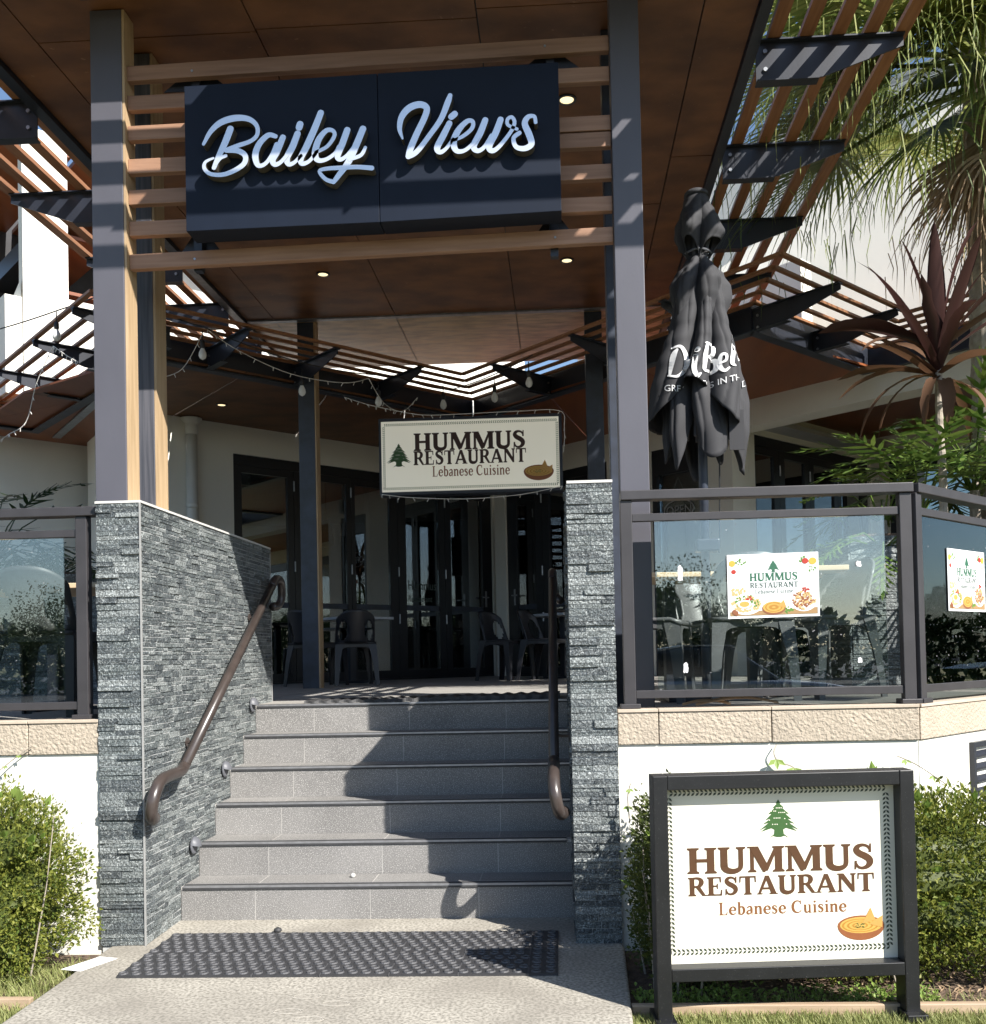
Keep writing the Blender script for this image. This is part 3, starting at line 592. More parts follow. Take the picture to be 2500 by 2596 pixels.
def fonttext(s, size):
    """outline text of the built-in sans font -> (verts2d, faces)"""
    cu = bpy.data.curves.new('tmp', 'FONT'); cu.body = s; cu.size = size; cu.align_x = 'LEFT'; cu.resolution_u = 4
    o = bpy.data.objects.new('tmp', cu); COL.objects.link(o); dg = bpy.context.evaluated_depsgraph_get()
    me = bpy.data.meshes.new_from_object(o.evaluated_get(dg)); vs = [(v.co.x, v.co.y) for v in me.vertices]; fs = [tuple(p.vertices) for p in me.polygons]
    bpy.data.objects.remove(o); bpy.data.curves.remove(cu); bpy.data.meshes.remove(me); return vs, fs
def cedar(mb, fn, cx, z0, h, off):
    w_ = h*.53
    half = [(0, 1.0), (.12, .90), (.07, .89), (.27, .79), (.20, .775), (.52, .62), (.34, .63), (.66, .47), (.42, .50), (.80, .36), (.50, .40), (1.0, .20), (.60, .29), (.9, .17), (.36, .26), (.22, .22), (.24, .11), (.5, .0), (.28, .06), (.1, .03)]
    pts = half+[(-x, y) for x, y in half[::-1][:-1]]
    from mathutils.geometry import tessellate_polygon
    mb.add([fn(cx+x*w_, z0+y*h, off) for x, y in pts], tessellate_polygon([[V((x, y, 0)) for x, y in pts]]))
    return w_
def cedardots(mb, fn, cx, z0, h, off):
    for y, xs in ((.78, (-.1, -.02, .06, .14)), (.70, (-.35, -.22, -.14)), (.66, (.02, .12, .22, .30)), (.52, (-.22, -.12, -.03, .06)), (.36, (-.3, -.18, -.08, .38, .62)), (.50, (.3,)), (.47, (-.45,))):
        for x in xs: ell(mb, fn, cx+x*h*.53, z0+y*h, h*.016, h*.014, off, 8)
def ell(mb, fn, cx, cz, rx, rz, off, n=24, a0=0, rot=0):
    mb.poly([fn(cx+rx*math.cos(2*math.pi*k/n)*math.cos(rot)-rz*math.sin(2*math.pi*k/n)*math.sin(rot), cz+rx*math.cos(2*math.pi*k/n)*math.sin(rot)+rz*math.sin(2*math.pi*k/n)*math.cos(rot), off) for k in range(n)])
def ringp(mb, fn, cx, cz, r0, r1, k, off, a0=0, a1=360, n=28):
    A = [math.radians(a0+(a1-a0)*i/n) for i in range(n+1)]
    mb.add([fn(cx+r0*math.cos(a), cz+r0*k*math.sin(a), off) for a in A]+[fn(cx+r1*math.cos(a), cz+r1*k*math.sin(a), off) for a in A], [(i, i+1, n+i+2, n+i+1) for i in range(n)])
def bowl(parent, fn, cx, cz, R_):
    m = MB(); m.poly([fn(cx+R_*x, cz+R_*y, .0012) for x, y in [(-1, .12)]+[(math.cos(math.radians(a)), .12+.62*math.sin(math.radians(a)) if a > 180 else 0) for a in range(190, 351, 10)]+[(1, .12)]]); ell(m, fn, cx, cz+.12*R_, R_, R_*.42, .0013)
    m.build('bowl_print', 'p_bowl', parent)
    m = MB(); ell(m, fn, cx, cz+.13*R_, R_*.9, R_*.34, .0016); m.build('hummus_print', 'p_hum2', parent)
    m = MB()
    for q in (.78, .56, .34): ringp(m, fn, cx-.04*R_, cz+.12*R_, R_*q, R_*(q-.09), .36, .0019)
    m.build('swirl_print', 'p_hum', parent)
    m = MB(); m.poly([fn(cx+R_*x, cz+R_*y, .0022) for x, y in ((.05, .2), (.42, .86), (.62, .34))]); m.poly([fn(cx+R_*x, cz+R_*y, .0024) for x, y in ((.32, .18), (.92, .52), (.90, .02))]); m.build('pita_print', 'p_pita', parent)
    m = MB(); q = random.Random(4)
    for _ in range(14): ell(m, fn, cx-.04*R_+q.uniform(-.2, .2)*R_, cz+.12*R_+q.uniform(-.09, .09)*R_, .035*R_, .022*R_, .0026, 6)
    m.build('herb_print', 'ink_green', parent)
def laurel(mb, fn, x0, x1, z0, z1, step, size, off):
    def pair(x, z, dx, dz):
        for s in (-1, 1):
            ax = (dx*.75-dz*s*.66, dz*.75+dx*s*.66); px = (-ax[1], ax[0])
            mb.poly([fn(x, z, off), fn(x+(ax[0]*.5+px[0]*.23)*size, z+(ax[1]*.5+px[1]*.23)*size, off), fn(x+ax[0]*size, z+ax[1]*size, off), fn(x+(ax[0]*.5-px[0]*.23)*size, z+(ax[1]*.5-px[1]*.23)*size, off)])
    n = int((x1-x0)/step)
    for i in range(n+1):
        x = x0+(x1-x0)*i/n; pair(x, z1, -1, 0) if i else None; pair(x, z0, -1, 0)
    n = int((z1-z0)/step)
    for i in range(1, n):
        z = z0+(z1-z0)*i/n; pair(x0, z, 0, -1); pair(x1, z, 0, -1)
# ------------------------------------------------------------------ upper name sign
Y1 = -.30
sg = thing('entry_sign', (1.09, Y1, 3.37), 'wide navy-black name sign with raised chrome script letters above the steps', 'sign')
for (xa, za0, za1), (xb, zb0, zb1) in (((.190, 3.373, 4.078), (1.1265, 3.3775, 4.0935)), ((1.1295, 3.3775, 4.0935), (1.992, 3.394, 4.104))):
    MB().prism([(xa, Y1, za0), (xb, Y1, zb0), (xb, Y1, zb1), (xa, Y1, za1)], (0, .14, 0)).build('sign_panel', 'signblack', sg, bevel=.002)
SCRIPT={"B":[[[0.43,3.831,0.0324],[0.405,3.77,0.0324],[0.371,3.701,0.0261],[0.348,3.648,0.0209]],[[0.406,3.703,0.0157],[0.379,3.692,0.0167],[0.359,3.666,0.0146]],[[0.3,3.764,0.0157],[0.335,3.822,0.0235],[0.384,3.863,0.0303],[0.45,3.881,0.0314],[0.515,3.875,0.0261],[0.555,3.844,0.0209],[0.56,3.8,0.0199],[0.53,3.769,0.0199],[0.464,3.748,0.022],[0.409,3.729,0.023]],[[0.409,3.729,0.0241],[0.464,3.724,0.0261],[0.499,3.7,0.0251],[0.495,3.663,0.0241],[0.451,3.632,0.023],[0.391,3.613,0.0209],[0.331,3.619,0.0188],[0.302,3.647,0.0178],[0.308,3.677,0.0146],[0.346,3.694,0.0105]]],"a":[[[0.647,3.785,0.0209],[0.611,3.792,0.0251],[0.567,3.751,0.0293],[0.548,3.698,0.0303],[0.56,3.651,0.023],[0.593,3.655,0.0188],[0.626,3.694,0.0188],[0.651,3.747,0.0209]],[[0.682,3.778,0.0288],[0.654,3.715,0.0314],[0.631,3.673,0.0293],[0.642,3.65,0.023],[0.669,3.66,0.0188],[0.699,3.691,0.0178]]],"i":[[[0.752,3.794,0.0303],[0.727,3.733,0.0324],[0.699,3.68,0.0303],[0.707,3.65,0.023],[0.734,3.657,0.0178],[0.767,3.688,0.0167]],[[0.765,3.838,0.0324],[0.76,3.823,0.0324]]],"l":[[[0.865,3.888,0.0303],[0.834,3.814,0.0324],[0.794,3.73,0.0324],[0.766,3.677,0.0293],[0.771,3.65,0.023],[0.804,3.659,0.0178],[0.837,3.695,0.0167]]],"e":[[[0.837,3.701,0.0157],[0.891,3.725,0.0178],[0.927,3.772,0.0188],[0.922,3.799,0.0188],[0.89,3.802,0.023],[0.852,3.759,0.0293],[0.834,3.696,0.0314],[0.847,3.663,0.0241],[0.885,3.664,0.0188],[0.929,3.691,0.0178],[0.948,3.723,0.0178]]],"y":[[[0.99,3.799,0.0303],[0.967,3.738,0.0314],[0.942,3.68,0.0293],[0.955,3.66,0.0209],[0.987,3.678,0.0178],[1.026,3.724,0.0178]],[[1.065,3.801,0.0314],[1.031,3.724,0.0324],[0.992,3.645,0.0303],[0.948,3.588,0.0261],[0.921,3.554,0.0209]],[[0.921,3.554,0.0209],[0.883,3.569,0.0188],[0.854,3.608,0.0167],[0.89,3.619,0.0188],[0.96,3.62,0.0209],[1.035,3.62,0.0209],[1.104,3.612,0.023]],[[0.998,3.658,0.0178],[1.052,3.675,0.0178],[1.075,3.711,0.0157]]],"V":[[[1.252,3.746,0.0089],[1.239,3.794,0.0223],[1.25,3.849,0.0294],[1.287,3.89,0.033],[1.337,3.904,0.0321],[1.369,3.886,0.0294],[1.359,3.843,0.0294],[1.321,3.768,0.0303],[1.29,3.7,0.0303],[1.278,3.66,0.0267]],[[1.278,3.66,0.0267],[1.319,3.681,0.0245],[1.384,3.76,0.0245],[1.436,3.831,0.0267],[1.469,3.907,0.0289],[1.481,3.94,0.0214]]],"i2":[[[1.475,3.808,0.0276],[1.443,3.748,0.0312],[1.415,3.695,0.0294],[1.428,3.673,0.0223],[1.456,3.688,0.0169],[1.491,3.732,0.016]],[[1.501,3.851,0.0303],[1.485,3.838,0.0303]]],"e2":[[[1.495,3.727,0.0151],[1.538,3.744,0.0178],[1.58,3.778,0.0196],[1.585,3.81,0.0196],[1.558,3.813,0.0232],[1.516,3.772,0.0294],[1.493,3.718,0.0312],[1.505,3.677,0.0245],[1.542,3.675,0.0187],[1.583,3.705,0.0178],[1.611,3.736,0.0178]]],"w":[[[1.644,3.816,0.0285],[1.62,3.758,0.0312],[1.587,3.696,0.0294],[1.605,3.672,0.0223],[1.637,3.689,0.0187],[1.672,3.742,0.0187]],[[1.716,3.815,0.0285],[1.692,3.754,0.0312],[1.66,3.692,0.0294],[1.673,3.669,0.0245],[1.705,3.686,0.0196],[1.76,3.751,0.0178],[1.781,3.796,0.0178],[1.77,3.823,0.0169],[1.75,3.816,0.0169],[1.75,3.788,0.016],[1.792,3.766,0.0151]]],"s":[[[1.88,3.793,0.0169],[1.874,3.821,0.0178],[1.845,3.82,0.0232],[1.829,3.789,0.0285],[1.848,3.738,0.0312],[1.858,3.692,0.0285],[1.826,3.672,0.0258],[1.786,3.682,0.0214],[1.775,3.723,0.0196],[1.803,3.747,0.0205]]]}
for key, nm in (('B', 'letter'), ('a', 'letter'), ('i', 'letter'), ('l', 'letter'), ('e', 'letter'), ('y', 'letter'), ('V', 'letter'), ('i2', 'letter'), ('e2', 'letter'), ('w', 'letter'), ('s', 'letter')):
    m = MB()
    for k, stq in enumerate(SCRIPT[key]):
        stq = [tuple(p) for p in stq]
        Lf, Rg = stroke2d(stq, 6, True, True); n = len(Lf); yf = -.352-.0004*k+(.0017 if key in 'ielw' else 0); yb = Y1-.001
        F = [V((x, yf, z)) for x, z in Lf]+[V((x, yf, z)) for x, z in Rg]; Bk = [V((p.x, yb, p.z)) for p in F]
        m.cur = 0; m.add(F, [(i, n+i, n+i+1, i+1) for i in range(n-1)])
        out = list(range(n))+list(range(2*n-1, n-1, -1))
        m.cur = 1
        # rim returns
        m.add(F+Bk, [(out[i], out[(i+1) % (2*n)], out[(i+1) % (2*n)]+2*n, out[i]+2*n) for i in range(2*n)])
    m.build(nm, ['chrome', 'letterside'], sg)
# ------------------------------------------------------------------ hanging sign
hs = thing('hanging_sign', (1.14, 4.2, 2.85), 'cream lightbox sign with black edges hanging above the entrance doors', 'sign')
HX0, HX1, HZ0, HZ1, HY = .295, 1.985, 2.848, 3.527, 4.2
bx('sign_case', 'blackmetal', hs, HX0-.012, HX1+.012, HY+.004, HY+.17, HZ0-.022, HZ1+.018)
bx('sign_face', 'creamglow', hs, HX0+.012, HX1-.018, HY-.001, HY+.003, HZ0+.006, HZ1-.012)
kx = lambda x: HX0+(x-395)/(1458-395)*(HX1-HX0); kz = lambda z: HZ0+z*(HZ1-HZ0)
fh = lambda x, z, o: V((x, HY-.001-o, z))
m = MB(); text(m, 'HUMMUS', GL, fh, kx(592), kz(.565), .165, kx(1252)-kx(592), .001, .0); text(m, 'RESTAURANT', GL, fh, kx(590), kz(.37), .130, kx(1256)-kx(590), .001, 0); m.build('sign_lettering', 'ink_dark', hs)
m = MB(); text(m, 'Lebanese Cuisine', GM, fh, kx(700), kz(.205), .098, kx(1158)-kx(700), .001, .02); m.build('sign_lettering', 'ink_rust', hs)
m = MB(); cedar(m, fh, kx(505), kz(.345), .225, .001); m.build('tree_emblem', 'ink_green', hs)
m = MB(); cedardots(m, fh, kx(505), kz(.345), .225, .0016); m.build('tree_emblem_dots', 'cream', hs)
m = MB(); laurel(m, fh, kx(418), kx(1436), kz(.055), kz(.935), .0175, .019, .001); m.build('leaf_border', 'ink_green', hs)
bowl(hs, fh, kx(1325), kz(.215), .140)
m = MB()
for x in (.75, 1.6): m.bar((x, HY+.09, HZ1), (x, HY+.09, 4.2), .012, .012)
m.build('hanger_rods', 'blackmetal', hs)
# ------------------------------------------------------------------ ground sign
gs = thing('ground_sign', (2.735, -1.30, -.04), 'cream restaurant sign in a black metal frame standing on the lawn edge', 'sign')
A_, B_ = V((2.262, -1.345, 0)), V((3.210, -1.270, 0)); ug = (B_-A_).normalized(); ng = V((ug.y, -ug.x, 0)); WG = (B_-A_).length
fg = lambda x, z, o: A_+ug*x+ng*o+V((0, 0, z))
def gbox(name, m_, x0, x1, o0, o1, z0, z1, bevel=.003, parent=None):
    return MB().hexa([fg(x0, z0, o1), fg(x1, z0, o1), fg(x1, z0, o0), fg(x0, z0, o0), fg(x0, z1, o1), fg(x1, z1, o1), fg(x1, z1, o0), fg(x0, z1, o0)]).build(name, m_, parent or gs, bevel=bevel)
px_ = lambda x: (x-212)/1302*WG; pz_ = lambda y: (1745-y)*.000716-.012
gbox('frame_post', 'signframe', 0, .052, -.09, 0, -.035, .855); gbox('frame_post', 'signframe', WG-.052, WG, -.09, 0, -.035, .855)
gbox('frame_rail', 'signframe', .0525, WG-.0525, -.09, -.0005, .803, .855); gbox('frame_rail', 'signframe', .0525, WG-.0525, -.09, -.0005, pz_(1565), pz_(1500))
for x0 in (-.012, WG-.062): gbox('foot_plate', 'signframe', x0, x0+.076, -.16, .035, -.04, -.015)
gbox('sign_panel', 'cream', .0527, WG-.0527, -.066, -.060, pz_(1500)+.0005, .8025, 0)
FP = lambda x, z, o: fg(x, z, -.06+o)
m = MB(); text(m, 'HUMMUS', GL, FP, px_(385), pz_(1045), .094, px_(1335)-px_(385)); text(m, 'RESTAURANT', GL, FP, px_(388), pz_(1158), .068, px_(1335)-px_(388)); m.build('sign_lettering', 'ink_brown', gs)
m = MB(); text(m, 'Lebanese Cuisine', GM, FP, px_(540), pz_(1258), .046, px_(1190)-px_(540), .001, .02); m.build('sign_lettering', 'ink_orange', gs)
m = MB(); cedar(m, FP, px_(855), pz_(875), .142, .001); m.build('tree_emblem', 'ink_green', gs)
m = MB(); cedardots(m, FP, px_(855), pz_(875), .142, .0016); m.build('tree_emblem_dots', 'cream', gs)
m = MB(); laurel(m, FP, px_(303), px_(1402), pz_(1440), pz_(632), .0158, .0185, .001); m.build('leaf_border', 'ink_black', gs)
bowl(gs, FP, px_(1258), pz_(1345), .087)
# ------------------------------------------------------------------ menu posters on the glass
def poster(o, u, n, w_, h, label):
    t = thing('menu_poster', o, label, 'poster', 'food posters fixed to the glass')
    o = V(o); fn = lambda x, z, q: o+u*x+n*q+V((0, 0, z))
    MB().hexa([fn(0, 0, .002), fn(w_, 0, .002), fn(w_, 0, 0), fn(0, 0, 0), fn(0, h, .002), fn(w_, h, .002), fn(w_, h, 0), fn(0, h, 0)]).build('poster_sheet', 'whiteprint', t)
    X = lambda x: x*w_; Z = lambda z: z*h; q = random.Random(2)
    fr = MB(); e = .003
    for a in ((.02, .035, .98, .035+.006), (.02, .955, .98, .961), (.02, .035, .024, .96), (.976, .035, .98, .96)):
        fr.poly([fn(X(x), Z(z), .0022) for x, z in ((a[0], a[1]), (a[2], a[1]), (a[2], a[3]), (a[0], a[3]))])
    fr.build('border_line', 'ink_grey', t)
    m = MB(); m.poly([fn(X(x), Z(z), .0022) for x, z in ((.024, .042), (.976, .042), (.976, .14), (.024, .10))]); m.build('table_print', 'p_wood', t)
    m = MB(); text(m, 'HUMMUS', GL, fn, X(.24), Z(.575), h*.125, w_*.53, .0026); m.build('poster_lettering', 'ink_teal', t)
    m = MB(); text(m, 'RESTAURANT', GL, fn, X(.245), Z(.465), h*.085, w_*.53, .0026); text(m, 'Lebanese Cuisine', GM, fn, X(.30), Z(.375), h*.07, w_*.42, .0026, .03); m.build('poster_lettering', 'ink_grey', t)
    m = MB(); cedar(m, fn, X(.505), Z(.70), h*.2, .0026); m.build('tree_emblem', 'ink_teal', t)
    for pc in ((.20, .21, .18, .155), (.83, .27, .155, .19), (.10, .80, .04, .05)):
        pl = MB(); ell(pl, fn, X(pc[0]), Z(pc[1]), w_*pc[2], h*pc[3], .0024); pl.build('plate_print', 'p_wht', t)
    def dots(mname, cx, cz, rx, rz, n, s, off, nm):
        d = MB()
        for i in range(n):
            a = q.uniform(0, 6.283); rr = math.sqrt(q.random()); ell(d, fn, X(cx+rx*rr*math.cos(a)), Z(cz+rz*rr*math.sin(a)), w_*s*q.uniform(.7, 1.2), w_*s*q.uniform(.5, .9), off+i*.000006, 7, rot=q.uniform(0, 3))
        d.build(nm, mname, t)
    dots('p_pale', .20, .22, .155, .12, 70, .019, .0027, 'salad_print'); dots('p_grn', .21, .26, .15, .10, 46, .012, .0031, 'herb_print'); dots('p_red', .23, .31, .05, .03, 7, .016, .0034, 'tomato_print')
    m = MB(); ell(m, fn, X(.18), Z(.22), w_*.075, h*.065, .0037); m.build('dip_print', 'p_wht', t); m = MB(); ell(m, fn, X(.18), Z(.22), w_*.055, h*.045, .0039); m.build('dip_print', 'p_hum2', t)
    dots('p_meat', .09, .10, .035, .03, 4, .026, .0040, 'falafel_print')
    dots('p_meat', .82, .27, .12, .15, 80, .017, .0027, 'grill_print'); dots('p_pale', .84, .25, .12, .14, 45, .015, .0031, 'grill_print'); dots('p_red', .86, .40, .06, .05, 10, .012, .0034, 'pepper_print')
    m = MB(); ell(m, fn, X(.935), Z(.45), w_*.05, h*.05, .0036); m.build('dip_print', 'p_blue', t)
    dots('p_grn', .50, .19, .06, .04, 16, .014, .0024, 'herb_print'); dots('p_grn', .66, .11, .05, .05, 14, .014, .0024, 'herb_print'); dots('p_grn', .86, .88, .08, .05, 16, .014, .0024, 'herb_print'); dots('p_grn', .15, .88, .06, .05, 12, .014, .0024, 'herb_print'); dots('p_grn', .93, .74, .05, .05, 9, .014, .0024, 'herb_print')
    for pc in ((.055, .86, .035, .05, .0026), (.935, .86, .042, .055, .0034)):
        m = MB(); ell(m, fn, X(pc[0]), Z(pc[1]), w_*pc[2], h*pc[3], pc[4]); m.build('lemon_print', 'p_yel', t)
    for pc in ((.855, .865, .035, .045, .0036), (.07, .73, .027, .035, .0026)):
        m = MB(); ell(m, fn, X(pc[0]), Z(pc[1]), w_*pc[2], h*pc[3], pc[4]); m.build('tomato_print', 'p_red', t)
    dots('p_pale', .12, .42, .09, .07, 18, .018, .0024, 'bread_print')
    m = MB(); ell(m, fn, X(.50), Z(.145), w_*.128, h*.105, .0030); m.build('bowl_print', 'p_meat', t); m = MB(); ell(m, fn, X(.50), Z(.16), w_*.12, h*.09, .0033); m.build('dip_print', 'p_hum2', t)
    m = MB(); ringp(m, fn, X(.50), Z(.16), w_*.095, w_*.08, .55, .0036); ringp(m, fn, X(.50), Z(.16), w_*.055, w_*.02, .5, .0036); m.build('swirl_print', 'p_hum', t)
    m = MB(); m.poly([fn(X(x), Z(z), .0039) for x, z in ((.54, .17), (.61, .27), (.64, .15))]); m.build('pita_print', 'p_pita', t)
    return t
poster((2.709, -.377, 1.447), V((1, 0, 0.012)).normalized(), V((0, -1, 0)), .412, .292, 'food poster with full artwork on the middle glass pane')
# ================================================================== TERRACE EDGE
def frame2(o, d):
    """local frame: origin, direction along, outward normal (to the right-hand/front side)"""
    o = V(o); d = V((d[0], d[1], 0)).normalized(); n = V((d.y, -d.x, 0)); return (lambda u, q, z: o+d*u+n*q+V((0, 0, z))), d, n
def fbox(fn, name, m_, parent, u0, u1, q0, q1, z0, z1, bevel=0):
    return MB().hexa([fn(u0, q1, z0), fn(u1, q1, z0), fn(u1, q0, z0), fn(u0, q0, z0), fn(u0, q1, z1), fn(u1, q1, z1), fn(u1, q0, z1), fn(u0, q0, z1)]).build(name, m_, parent, bevel=bevel)
def terrace_wall(name, o, d, length, joints, label, dirty):
    fn, dd, n = frame2(o, d); t = thing(name, o, label, 'wall', 'rendered walls under the terrace edge')
    fbox(fn, 'render', dirty, t, 0, length, -.16, -.008, -.12, .884)
    js = [0]+joints+[length]
    for a, b in zip(js, js[1:]):
        fbox(fn, 'sandstone_block', 'band', t, a+.002, b-.002, -.03, .004, .886, 1.030, .004)
        fbox(fn, 'sandstone_cap', 'bandtop', t, a+.0015, b-.0015, -.16, .010, 1.0315, 1.046, .002)
    return fn
terrace_wall('terrace_wall', (2.192, -.42, 0), (1, 0), 1.345, [.185, .69], 'white rendered wall with a sandstone band right of the stone pier', 'renderdirty')
fwr = terrace_wall('terrace_wall', (3.538, -.42, 0), (1, 1), 7.5, [1.0, 2.2, 3.4, 4.6, 5.8], 'angled white rendered wall running back at the right edge', 'renderdirty')
terrace_wall('terrace_wall', (-7.0, -.42, 0), (1, 0), 6.787, [.9, 2.1, 3.3, 4.5, 5.4, 6.45], 'stained white rendered wall with a sandstone band left of the stone wall', 'renderdirty')
vt = thing('wall_vent', fwr(.48, .01, .6), 'black louvred vent in the angled white wall behind the hedge', 'vent')
fbox(fwr, 'vent_frame', 'blackmetal', vt, .52, .545, -.02, .016, .50, .835); fbox(fwr, 'vent_frame', 'blackmetal', vt, .5452, 1.1, -.02, .0158, .81, .835)
for i in range(5): MB().hexa([fwr(.546, .012, .52+i*.06), fwr(1.1, .012, .52+i*.06), fwr(1.1, -.02, .55+i*.06), fwr(.546, -.02, .55+i*.06), fwr(.546, .012, .53+i*.06), fwr(1.1, .012, .53+i*.06), fwr(1.1, -.02, .56+i*.06), fwr(.546, -.02, .56+i*.06)]).build('louvre', 'blackmetal', vt)
fbox(fwr, 'vent_back', 'frame', vt, .546, 1.1, -.03, -.0201, .51, .81)
def balustrade(o, d, u0, u1, posts, panes, label, end0=0, end1=0, topu=None):
    fn, dd, n = frame2(o, d); t = thing('glass_balustrade', fn(u0, 0, DZ), label, 'balustrade', 'balustrades along the terrace edge')
    z = 1.046
    a, b = topu or (u0, u1)
    fbox(fn, 'top_rail', 'rail', t, a, b, -.038, .038, 2.002, 2.046, .004)
    ps = posts
    for p in ps:
        k = fbox(fn, 'post', 'rail', t, p-.027, p+.027, -.026, .026, z, 2.0015, .003); fbox(fn, 'base_plate', 'rail', k, p-.045, p+.045, -.045, .045, z, z+.022, .003)
    for p, q in zip(ps, ps[1:]):
        fbox(fn, 'middle_rail', 'rail', t, p+.0275, q-.0275, -.018, .018, 1.905, 1.940, .002)
        fbox(fn, 'bottom_rail', 'rail', t, p+.0275, q-.0275, -.018, .018, 1.092, 1.128, .002)
    for p, q in panes:
        fbox(fn, 'glass_pane', 'glass', t, p, q, -.004, .004, 1.1285, 1.9045)
    return fn
balustrade((2.2, -.36, 0), (1, 0), .02, 1.335, [.055, 1.315], [(.185, 1.225)], 'dark framed glass balustrade with a food poster, right of the steps', topu=(.03, 1.35))
fb2 = balustrade((3.552, -.355, 0), (1, 1), 0, 5.2, [.02, 1.7, 3.4, 5.1], [(.075, 1.62), (1.78, 3.32), (3.48, 5.02)], 'angled dark framed glass balustrade at the right edge of the photo', topu=(.0, 5.2))
balustrade((-4.5, -.36, 0), (1, 0), 0, 4.25, [.1, 1.4, 2.75, 4.195], [(.2, 1.3), (1.5, 2.65), (2.85, 4.10)], 'dark framed glass balustrade left of the stone wall', topu=(0, 4.27))
t2 = poster(fb2(.33, .008, 1.470), V((1, 1, 0)).normalized(), V((1, -1, 0)).normalized(), .42, .30, 'food poster on the angled pane, cut by the right edge of the photo')
# painted paper scraps stuck to the pane
def scrap(x, z, w_, h, label, seed):
    q = random.Random(seed); m = MB(); n = 30; c = [(x+w_/2*math.copysign(abs(math.cos(6.283*k/n))**.45, math.cos(6.283*k/n))*q.uniform(.62, 1.05), z+h/2*math.copysign(abs(math.sin(6.283*k/n))**.45, math.sin(6.283*k/n))*q.uniform(.7, 1.05)) for k in range(n)]
    m.prism([(a, -.3662, b) for a, b in c], (0, .0012, 0)); tag(m.build('tape_remnant', 'paper'), label, 'sticker remnant', 'torn tape remnants on the glass pane')
scrap(2.497, 1.662, .028, .075, 'torn white tape strip on the glass left of the poster', 1)
scrap(2.512, 1.228, .024, .05, 'speckled white tape remnant low on the glass near the left edge', 2)
scrap(3.305, 1.685, .026, .028, 'small white tape remnant high on the glass right of the poster', 3)
scrap(3.30, 1.246, .022, .026, 'small white tape ring low on the glass right of the poster', 4)

# ================================================================== RESTAURANT BUILDING
bd = thing('restaurant_building', (.99, 8.8, DZ), 'white rendered restaurant with black folding glass doors set around an inner corner', 'building')
HT = 4.02; DT = 3.675; SIL = DZ+.01
fL, dL, nL = frame2((-3.5, 4.33, 0), (1, 1))          # left facade, u = distance from that point; corner at u=6.32
uL = lambda x: (x+3.5)*math.sqrt(2)
fR, dR, nR = frame2((.97, 8.80, 0), (1, -1))
uR = lambda x: (x-.97)*math.sqrt(2)
UC = uL(.985)
# left facade wall pieces
fbox(fL, 'wall', 'render', bd, uL(-2.6), uL(-1.735), -.22, 0, DZ-.1, HT)
fbox(fL, 'wall', 'render', bd, uL(-1.7349), uL(1.022), -.22, -.0005, DT+.002, HT)
fbox(fL, 'wall', 'render', bd, uL(1.022), uL(1.12), -.22, -.0006, DZ-.1, HT)
fbox(fR, 'wall', 'render', bd, uR(1.06), uR(1.215), -.2, 0, DZ-.1, HT-.001)
# return wall at far left, set-back wall behind
fS, _, _ = frame2((-8.0, 2.8, 0), (1, 1)); uS = lambda x: (x+8.0)*math.sqrt(2)
fbox(fS, 'wall', 'render', bd, uS(-4.6), uS(-3.0), -.2, 0, DZ-.1, HT+.001)
fbox(fS, 'wall', 'render', bd, uS(-8), uS(-4.601), -.2, -.0005, 3.3, HT+.001)
fbox(fS, 'window_frame', 'frame', bd, uS(-4.72), uS(-4.6005), -.12, -.02, DZ, 3.3)
fbox(fS, 'window_pane', 'doorglass', bd, uS(-8), uS(-4.721), -.08, -.07, DZ, 3.3)
MB().hexa([(-2.6, 5.2305, DZ-.1), (-2.45, 5.381, DZ-.1), (-3.6, 6.9, DZ-.1), (-3.75, 6.75, DZ-.1), (-2.6, 5.2305, HT-.002), (-2.45, 5.381, HT-.002), (-3.6, 6.9, HT-.002), (-3.75, 6.75, HT-.002)]).build('wall', 'render', bd)
